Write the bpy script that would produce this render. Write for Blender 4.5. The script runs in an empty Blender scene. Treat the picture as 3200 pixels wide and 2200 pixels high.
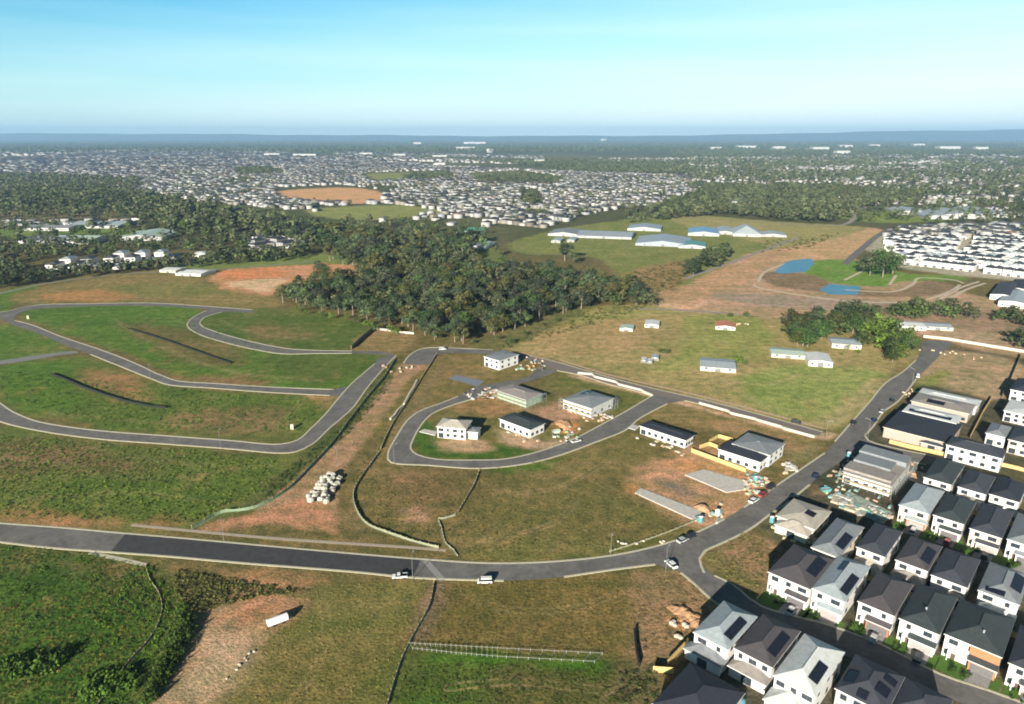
import bpy, math, random
import numpy as np
from mathutils import Vector, geometry
sc = bpy.context.scene
R = math.radians
# ------------------------------------------------------------------ camera, world, sun, exposure
CAM_H, PITCH, LENS = 125.0, 17.45, 24.0
cd = bpy.data.cameras.new('camera'); cam = bpy.data.objects.new('camera', cd); sc.collection.objects.link(cam)
cam.location = (0, 0, CAM_H); cam.rotation_euler = (R(90 - PITCH), 0, 0)
cd.lens = LENS; cd.sensor_width = 36; cd.clip_start = 1; cd.clip_end = 120000
sc.camera = cam
SUN_AZ, SUN_EL = 202.0, 18.5       # clockwise from +Y
w = bpy.data.worlds.new('World'); sc.world = w; w.use_nodes = True
nt = w.node_tree; N = nt.nodes; L = nt.links
for n in list(N): N.remove(n)
out = N.new('ShaderNodeOutputWorld'); bg = N.new('ShaderNodeBackground'); L.new(bg.outputs[0], out.inputs[0])
sky = N.new('ShaderNodeTexSky'); sky.sky_type = 'NISHITA'; sky.sun_disc = False
sky.sun_elevation = R(SUN_EL); sky.sun_rotation = R(SUN_AZ); sky.altitude = 100; sky.air_density = 1.0; sky.dust_density = 0.6; sky.ozone_density = 1.5
tc = N.new('ShaderNodeTexCoord'); sx = N.new('ShaderNodeSeparateXYZ'); L.new(tc.outputs['Generated'], sx.inputs[0])
def wmath(op, a, b=None, clamp=False):
    m = N.new('ShaderNodeMath'); m.operation = op; m.use_clamp = clamp
    for i, v in enumerate((a, b)):
        if v is None: continue
        if isinstance(v, (int, float)): m.inputs[i].default_value = v
        else: L.new(v, m.inputs[i])
    return m.outputs[0]
# thin high veil of cloud, denser towards the horizon and to the right, with long soft streaks
mp = N.new('ShaderNodeMapping'); mp.inputs['Scale'].default_value = (0.8, 0.8, 13.0); mp.inputs['Rotation'].default_value = (0, R(7), 0)
L.new(tc.outputs['Generated'], mp.inputs[0])
ns = N.new('ShaderNodeTexNoise'); ns.inputs['Scale'].default_value = 2.2; ns.inputs['Detail'].default_value = 4; ns.inputs['Roughness'].default_value = 0.45
L.new(mp.outputs[0], ns.inputs[0])
el = wmath('SUBTRACT', sx.outputs[2], wmath('MULTIPLY', sx.outputs[0], 0.10))
base = wmath('SUBTRACT', 1.0, wmath('MULTIPLY', el, 5.0), True)
veil = wmath('ADD', wmath('MULTIPLY', base, 0.98), wmath('MULTIPLY', wmath('SUBTRACT', ns.outputs[0], 0.5), 0.45), True)
tint = N.new('ShaderNodeMix'); tint.data_type = 'RGBA'; tint.blend_type = 'MULTIPLY'; tint.inputs['Factor'].default_value = 1.0
L.new(sky.outputs[0], tint.inputs['A']); tint.inputs['B'].default_value = (0.36, 1.04, 1.25, 1)
mx = N.new('ShaderNodeMix'); mx.data_type = 'RGBA'
L.new(veil, mx.inputs['Factor']); L.new(tint.outputs['Result'], mx.inputs['A']); mx.inputs['B'].default_value = (8.9, 10.2, 10.0, 1)
# upper sky, out of view, dimmed to weaken fill light and deepen shadows
zd = N.new('ShaderNodeMapRange'); zd.inputs['From Min'].default_value = .22; zd.inputs['From Max'].default_value = .38; zd.inputs['To Min'].default_value = 1.0; zd.inputs['To Max'].default_value = .10; L.new(sx.outputs[2], zd.inputs['Value'])
dk = N.new('ShaderNodeMix'); dk.data_type = 'RGBA'; dk.blend_type = 'MULTIPLY'; dk.inputs['Factor'].default_value = 1.0; L.new(mx.outputs['Result'], dk.inputs['A']); L.new(zd.outputs[0], dk.inputs['B'])
L.new(dk.outputs['Result'], bg.inputs[0]); bg.inputs[1].default_value = 0.062
sd = bpy.data.lights.new('sun', 'SUN'); sd.energy = 5.0; sd.angle = R(0.5); sd.color = (1.0, 0.92, 0.78)
so = bpy.data.objects.new('sun', sd); sc.collection.objects.link(so)
sv = Vector((math.sin(R(SUN_AZ)) * math.cos(R(SUN_EL)), math.cos(R(SUN_AZ)) * math.cos(R(SUN_EL)), math.sin(R(SUN_EL))))
so.rotation_euler = sv.to_track_quat('Z', 'Y').to_euler()
sc.view_settings.view_transform = 'Standard'; sc.view_settings.look = 'None'; sc.view_settings.exposure = 1.03; sc.view_settings.gamma = 1
sc.render.engine = 'CYCLES'; sc.cycles.max_bounces = 4; sc.cycles.diffuse_bounces = 2; sc.cycles.glossy_bounces = 2
sc.cycles.transparent_max_bounces = 6; sc.cycles.volume_bounces = 0; sc.cycles.use_denoising = True; sc.cycles.filter_width = 1.9
sc.cycles.volume_max_steps = 64; sc.cycles.sample_clamp_indirect = 4

# ------------------------------------------------------------------ helpers
F = 3200 * LENS / 36; CP, SP = math.cos(R(PITCH)), math.sin(R(PITCH))
def g(p, z=0.0):
    u = (p[0] - 1600) / F; v = (p[1] - 1100) / F
    t = (z - CAM_H) / (-SP - v * CP)
    return (u * t, (CP - v * SP) * t)
def G(pts, z=0.0): return [g(p, z) for p in pts]
def Dp(pts): return [(x * 1.3787, y * 1.3787) for x, y in pts]
def spline(pts, step=3.0, closed=False):
    P = [Vector(p).to_2d() for p in pts]; n = len(P); o = []
    for i in range(n if closed else n - 1):
        if closed: a, b, c, d = P[i - 1], P[i], P[(i + 1) % n], P[(i + 2) % n]
        else: a, b, c, d = P[max(i - 1, 0)], P[i], P[i + 1], P[min(i + 2, n - 1)]
        k = max(1, int((c - b).length / step))
        t0 = 0; t1 = max((b - a).length, 1e-3) ** .5; t2 = t1 + max((c - b).length, 1e-3) ** .5; t3 = t2 + max((d - c).length, 1e-3) ** .5
        for j in range(k):
            t = t1 + (t2 - t1) * j / k
            A1 = a * ((t1 - t) / t1) + b * (t / t1) if (b - a).length > 1e-3 else b
            A2 = b * ((t2 - t) / (t2 - t1)) + c * ((t - t1) / (t2 - t1))
            A3 = c * ((t3 - t) / (t3 - t2)) + d * ((t - t2) / (t3 - t2)) if (d - c).length > 1e-3 else c
            B1 = A1 * ((t2 - t) / t2) + A2 * (t / t2); B2 = A2 * ((t3 - t) / (t3 - t1)) + A3 * ((t - t1) / (t3 - t1))
            q = B1 * ((t2 - t) / (t2 - t1)) + B2 * ((t - t1) / (t2 - t1)); o.append((q.x, q.y))
    if not closed: o.append(tuple(P[-1]))
    return o
def tag(o, label=None, cat=None, group=None, kind=None):
    if label: o['label'] = label
    if cat: o['category'] = cat
    if group: o['group'] = group
    if kind: o['kind'] = kind
    return o
def empty(name, loc=(0, 0, 0), rz=0):
    o = bpy.data.objects.new(name, None); sc.collection.objects.link(o); o.location = loc; o.rotation_euler = (0, 0, rz); o.empty_display_size = .5
    return o
class MB:
    def __init__(s): s.v = []; s.f = []; s.m = []
    def face(s, pts, m=0):
        k = len(s.v); s.v += [tuple(p) for p in pts]; s.f.append(tuple(range(k, k + len(pts)))); s.m.append(m)
    def box(s, x0, x1, y0, y1, z0, z1, m=0, bottom=False, mt=None):
        k = len(s.v); s.v += [(x0, y0, z0), (x1, y0, z0), (x1, y1, z0), (x0, y1, z0), (x0, y0, z1), (x1, y0, z1), (x1, y1, z1), (x0, y1, z1)]
        fs = [(0, 1, 5, 4), (1, 2, 6, 5), (2, 3, 7, 6), (3, 0, 4, 7), (4, 5, 6, 7)] + ([(3, 2, 1, 0)] if bottom else [])
        for i, f in enumerate(fs): s.f.append(tuple(k + a for a in f)); s.m.append(mt if (mt is not None and i == 4) else m)
    def bar(s, a, b, r=.05, m=0, n=5):
        a = Vector(a); b = Vector(b); d = (b - a).normalized(); x = d.orthogonal().normalized(); y = d.cross(x)
        k = len(s.v)
        for p in (a, b):
            for i in range(n):
                t = 2 * math.pi * i / n; s.v.append(tuple(p + x * (r * math.cos(t)) + y * (r * math.sin(t))))
        for i in range(n): s.f.append((k + i, k + (i + 1) % n, k + n + (i + 1) % n, k + n + i)); s.m.append(m)
        s.f.append(tuple(k + n + i for i in range(n))); s.m.append(m)
    def cyl(s, c, r0, r1, z0, z1, n=10, m=0):
        k = len(s.v)
        for r, z in ((r0, z0), (r1, z1)):
            for i in range(n):
                t = 2 * math.pi * i / n; s.v.append((c[0] + r * math.cos(t), c[1] + r * math.sin(t), z))
        for i in range(n): s.f.append((k + i, k + (i + 1) % n, k + n + (i + 1) % n, k + n + i)); s.m.append(m)
        s.f.append(tuple(k + n + i for i in range(n))); s.m.append(m)
    def mesh(s, name, mats):
        me = bpy.data.meshes.new(name); me.from_pydata(s.v, [], s.f)
        for m in (mats if isinstance(mats, (list, tuple)) else [mats]): me.materials.append(m)
        if any(s.m): me.polygons.foreach_set('material_index', s.m)
        me.update(); return me
    def build(s, name, mats, parent=None):
        return link(name, s.mesh(name, mats), parent)
def link(name, me, parent=None, loc=None, rz=None):
    o = bpy.data.objects.new(name, me); sc.collection.objects.link(o)
    if parent: o.parent = parent
    if loc: o.location = loc
    if rz is not None: o.rotation_euler = (0, 0, rz)
    return o
def npmesh(name, V, Q, mats, midx=None, col=None, domain='FACE', smooth=False):
    me = bpy.data.meshes.new(name); nf, k = Q.shape
    me.vertices.add(len(V)); me.vertices.foreach_set('co', np.ascontiguousarray(V, dtype=np.float32).ravel())
    me.loops.add(nf * k); me.loops.foreach_set('vertex_index', np.ascontiguousarray(Q, dtype=np.int32).ravel())
    me.polygons.add(nf); me.polygons.foreach_set('loop_start', np.arange(0, nf * k, k, dtype=np.int32))
    try: me.polygons.foreach_set('loop_total', np.full(nf, k, dtype=np.int32))
    except Exception: pass
    for m in mats: me.materials.append(m)
    if midx is not None: me.polygons.foreach_set('material_index', midx.astype(np.int32))
    if col is not None:
        a = me.attributes.new('Col', 'FLOAT_COLOR', domain); c = np.ones((len(col), 4), np.float32); c[:, :3] = col; a.data.foreach_set('color', c.ravel())
    if smooth: me.polygons.foreach_set('use_smooth', np.ones(nf, bool))
    me.update(calc_edges=True); me.validate(); return me

# ------------------------------------------------------------------ materials
def newmat(name, rough=.8, metal=0.0, spec=.3):
    m = bpy.data.materials.new(name); m.use_nodes = True; b = m.node_tree.nodes['Principled BSDF']
    b.inputs['Roughness'].default_value = rough; b.inputs['Metallic'].default_value = metal; b.inputs['Specular IOR Level'].default_value = spec
    return m, m.node_tree.nodes, m.node_tree.links, b
def nmix(N, L, blend, fac, a, b):
    x = N.new('ShaderNodeMix'); x.data_type = 'RGBA'; x.blend_type = blend
    for s, v in (('Factor', fac), ('A', a), ('B', b)):
        if isinstance(v, (int, float)): x.inputs[s].default_value = v
        elif isinstance(v, tuple): x.inputs[s].default_value = (*v[:3], 1)
        else: L.new(v, x.inputs[s])
    return x.outputs['Result']
def noise(N, L, scale, detail=3, coord=None, rough=.55):
    n = N.new('ShaderNodeTexNoise'); n.inputs['Scale'].default_value = scale; n.inputs['Detail'].default_value = detail; n.inputs['Roughness'].default_value = rough
    if coord is not None: L.new(coord, n.inputs['Vector'])
    return n.outputs['Fac']
def ramp(N, L, fac, lo, hi, c0=(0, 0, 0), c1=(1, 1, 1)):
    r = N.new('ShaderNodeValToRGB'); r.color_ramp.elements[0].position = lo; r.color_ramp.elements[1].position = hi
    r.color_ramp.elements[0].color = (*c0, 1); r.color_ramp.elements[1].color = (*c1, 1); L.new(fac, r.inputs[0]); return r.outputs[0]
_mc = {}
def mat(name, c, rough=.8, var=.18, scale=1.5, metal=0.0, spec=.3, bump=0.0, big=.0, stripes=None):
    key = (name, c)
    if key in _mc: return _mc[key]
    m, N, L, b = newmat(name, rough, metal, spec)
    co = N.new('ShaderNodeTexCoord').outputs['Object']
    f = noise(N, L, scale, 4, co)
    lo = tuple(x * (1 - var) for x in c); hi = tuple(min(1, x * (1 + var)) for x in c)
    col = ramp(N, L, f, .3, .7, lo, hi)
    if big:
        f2 = noise(N, L, .12, 3, N.new('ShaderNodeNewGeometry').outputs['Position'])
        col = nmix(N, L, 'MULTIPLY', 1.0, col, ramp(N, L, f2, .3, .7, (1 - big,) * 3, (1 + big * .5,) * 3))
    if stripes:
        wv = N.new('ShaderNodeTexWave'); wv.wave_type = 'BANDS'; wv.bands_direction = stripes[0]; wv.inputs['Scale'].default_value = stripes[1]; wv.inputs['Distortion'].default_value = 0
        L.new(co, wv.inputs['Vector'])
        col = nmix(N, L, 'MULTIPLY', 1.0, col, ramp(N, L, wv.outputs['Fac'], 0.0, .35, (stripes[2],) * 3, (1, 1, 1)))
    L.new(col, b.inputs['Base Color'])
    if bump:
        bp = N.new('ShaderNodeBump'); bp.inputs['Strength'].default_value = bump; bp.inputs['Distance'].default_value = .1; L.new(f, bp.inputs['Height']); L.new(bp.outputs[0], b.inputs['Normal'])
    _mc[key] = m; return m
def attrmat(name, rough=.85, objvar=0.0, pos=True, spec=.15):
    m, N, L, b = newmat(name, rough, 0, spec)
    a = N.new('ShaderNodeAttribute'); a.attribute_name = 'Col'; col = a.outputs['Color']
    if objvar:
        oi = N.new('ShaderNodeObjectInfo')
        col = nmix(N, L, 'MULTIPLY', 1.0, col, ramp(N, L, oi.outputs['Random'], 0, 1, (1 - objvar, 1 - objvar, 1 - objvar * .8), (1 + objvar, 1 + objvar * .8, 1 + objvar * .3)))
    L.new(col, b.inputs['Base Color']); return m

# ground: albedo per area (vertex colour) broken up by several scales of noise
gm, gN, gL, gb = newmat('soil_and_grass', .95, 0, .08)
ga = gN.new('ShaderNodeAttribute'); ga.attribute_name = 'Col'
gp = gN.new('ShaderNodeNewGeometry').outputs['Position']
n1 = noise(gN, gL, .035, 4, gp, .6); n2 = noise(gN, gL, .22, 5, gp, .65); n3 = noise(gN, gL, 1.1, 4, gp, .7)
gmap = gN.new('ShaderNodeMapping'); gmap.inputs['Rotation'].default_value = (0, 0, R(43)); gmap.inputs['Scale'].default_value = (.02, .16, 1); gL.new(gp, gmap.inputs[0])
n4 = noise(gN, gL, 1.0, 5, gmap.outputs[0], .6)
c = nmix(gN, gL, 'MULTIPLY', 1.0, ga.outputs['Color'], ramp(gN, gL, n1, .3, .7, (.78, .86, .74), (1.22, 1.12, 1.2)))
c = nmix(gN, gL, 'MULTIPLY', 1.0, c, ramp(gN, gL, n2, .34, .66, (.64, .74, .68), (1.40, 1.28, 1.32)))
c = nmix(gN, gL, 'MULTIPLY', 1.0, c, ramp(gN, gL, n3, .30, .70, (.46, .54, .48), (1.52, 1.43, 1.48)))
c = nmix(gN, gL, 'MULTIPLY', 1.0, c, ramp(gN, gL, n4, .35, .65, (.86, .92, .82), (1.18, 1.08, 1.16)))
gL.new(c, gb.inputs['Base Color'])
bp = gN.new('ShaderNodeBump'); bp.inputs['Strength'].default_value = .8; bp.inputs['Distance'].default_value = .5; gL.new(n3, bp.inputs['Height']); gL.new(bp.outputs[0], gb.inputs['Normal'])

ASPH = mat('asphalt', (.165, .158, .152), .9, .18, .5, big=.26)
ASPH2 = mat('dark_asphalt', (.058, .057, .062), .85, .2, .5, big=.1)
KERB = mat('kerb_concrete', (.52, .49, .37), .9, .15)
CONC = mat('concrete', (.52, .50, .46), .85, .14, .7)
WHITE = mat('white_render', (.70, .69, .67), .8, .05)
CREAM = mat('cream_render', (.66, .60, .48), .8, .08)
GLASS = mat('window_glass', (.035, .045, .06), .12, .2, spec=.6)
FRAME = mat('window_frame', (.12, .12, .13), .5, .05)
WFRAME = mat('white_frame', (.78, .78, .78), .5, .05)
PANEL = mat('solar_cells', (.018, .021, .035), .25, .2, 1.0, spec=.5, stripes=('X', .9, .55))
TIMBER = mat('yellow_timber', (.60, .44, .19), .85, .2, 2.0)
GRNET = mat('green_netting', (.33, .45, .34), .9, .25, 1.2)
STEEL = mat('galvanised_steel', (.42, .44, .45), .5, .12, metal=.3)
BARK = mat('bark', (.24, .20, .16), .9, .3, 1.0)
REDBR = mat('red_brick', (.42, .17, .10), .9, .15, 3)
ORBR = mat('orange_brick', (.48, .20, .10), .9, .15, 3)
WALLS = {'white': WHITE, 'cream': CREAM, 'grey': mat('grey_render', (.42, .42, .42), .8, .08), 'beige': mat('beige_brick', (.42, .35, .30), .9, .16, 2), 'pale': mat('pale_render', (.70, .69, .66), .8, .06), 'green': GRNET}
def roofmat(name, c, rough=.7): return mat(name, c, rough, .14, .8, spec=.35, stripes=('Y', 1.1, .78))
ROOFS = {'navy': roofmat('navy_roof_tiles', (.036, .040, .056)), 'slate': roofmat('slate_roof_tiles', (.060, .065, .082)), 'purple': roofmat('brown_grey_roof_tiles', (.088, .080, .088)),
         'green': roofmat('green_grey_roof_tiles', (.050, .062, .066)), 'light': roofmat('light_grey_roof_sheets', (.36, .41, .44), .5), 'white': roofmat('white_roof_sheets', (.66, .68, .68), .5),
         'black': roofmat('black_roof_sheets', (.045, .05, .065), .5), 'taupe': roofmat('taupe_roof_sheets', (.31, .28, .26), .6), 'beige': roofmat('beige_roof_sheets', (.48, .44, .38), .6), 'mid': roofmat('mid_grey_roof_sheets', (.24, .26, .28), .55)}

# ------------------------------------------------------------------ ground sheet
def inpoly(P, poly):
    x, y = P[:, 0], P[:, 1]; c = np.zeros(len(P), bool); n = len(poly)
    for i in range(n):
        x0, y0 = poly[i - 1]; x1, y1 = poly[i]
        if y0 == y1: continue
        c ^= ((y0 > y) != (y1 > y)) & (x < (x1 - x0) * (y - y0) / (y1 - y0) + x0)
    return c
def sdist(P, poly):
    d = np.full(len(P), 1e18)
    for i in range(len(poly)):
        a = np.array(poly[i - 1]); b = np.array(poly[i]); ab = b - a; q = max(ab @ ab, 1e-9)
        t = np.clip(((P - a) @ ab) / q, 0, 1); e = P - a - t[:, None] * ab; d = np.minimum(d, (e * e).sum(1))
    d = np.sqrt(d); return np.where(inpoly(P, poly), d, -d)
def wob(P, s, seed=0):
    r = np.random.RandomState(seed); o = np.zeros(len(P))
    for k in range(7):
        a = r.rand() * 6.28; f = (1.7 ** k) * .7 / s; o += np.sin((P[:, 0] * math.cos(a) + P[:, 1] * math.sin(a)) * f + r.rand() * 6.28 + 1.5 * np.sin((P[:, 0] * math.sin(a) - P[:, 1] * math.cos(a)) * f * .7)) / (1.35 ** k)
    return o / 3
rows = [-4000., -200., 40.] + [g((1600, y))[1] for y in np.concatenate([np.arange(2560, 900, -3.2), np.arange(900, 440, -2.2), [438, 436, 435, 434, 433, 432, 431.3]])]
ncol = 880; Y = np.array(rows); wdt = np.maximum(np.abs(Y), 60) * 1.35; wdt[:2] = [12000, 3000]
T = np.linspace(-1, 1, ncol); X = wdt[:, None] * T[None, :]; YY = np.repeat(Y[:, None], ncol, 1)
P = np.stack([X.ravel(), YY.ravel()], 1)
GC = np.zeros((len(P), 3)); GC[:] = (.135, .115, .048)
w0 = wob(P, 22, 1); w1 = wob(P, 6, 2); wf = wob(P, 300, 3)
GC += (w0 * .2)[:, None] * np.array([.09, .03, .02])
far = np.clip((P[:, 1] - 650) / 250, 0, 1)[:, None]
fc = np.array([.075, .085, .042]) + np.clip(wf, 0, 1)[:, None] * np.array([.08, .075, .04])
GC = GC * (1 - far) + fc * far
def patch(poly, col, soft=3, amp=2.5, alpha=1.0, d=False, sp=True):
    global GC
    q = G(Dp(poly) if d else poly)
    if sp and len(q) > 3: q = spline(q, 6, True)
    A = np.array(q); pad = soft + amp * 2 + 2
    sel = np.where((P[:, 0] > A[:, 0].min() - pad) & (P[:, 0] < A[:, 0].max() + pad) & (P[:, 1] > A[:, 1].min() - pad) & (P[:, 1] < A[:, 1].max() + pad))[0]
    if not len(sel): return
    s = sdist(P[sel], q) + w1[sel] * amp + w0[sel] * amp * .6
    a = np.clip(s / soft * .5 + .5, 0, 1); a = (a * a * (3 - 2 * a) * alpha)[:, None]
    GC[sel] = GC[sel] * (1 - a) + np.array(col) * a
g_green = (.082, .150, .028); g_lush = (.055, .114, .020); g_ol = (.115, .120, .038); g_dry = (.19, .155, .065); g_br = (.20, .145, .078); g_red = (.40, .235, .155); g_or = (.42, .22, .105); g_pale = (.19, .21, .072); g_be = (.36, .29, .185)
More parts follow.
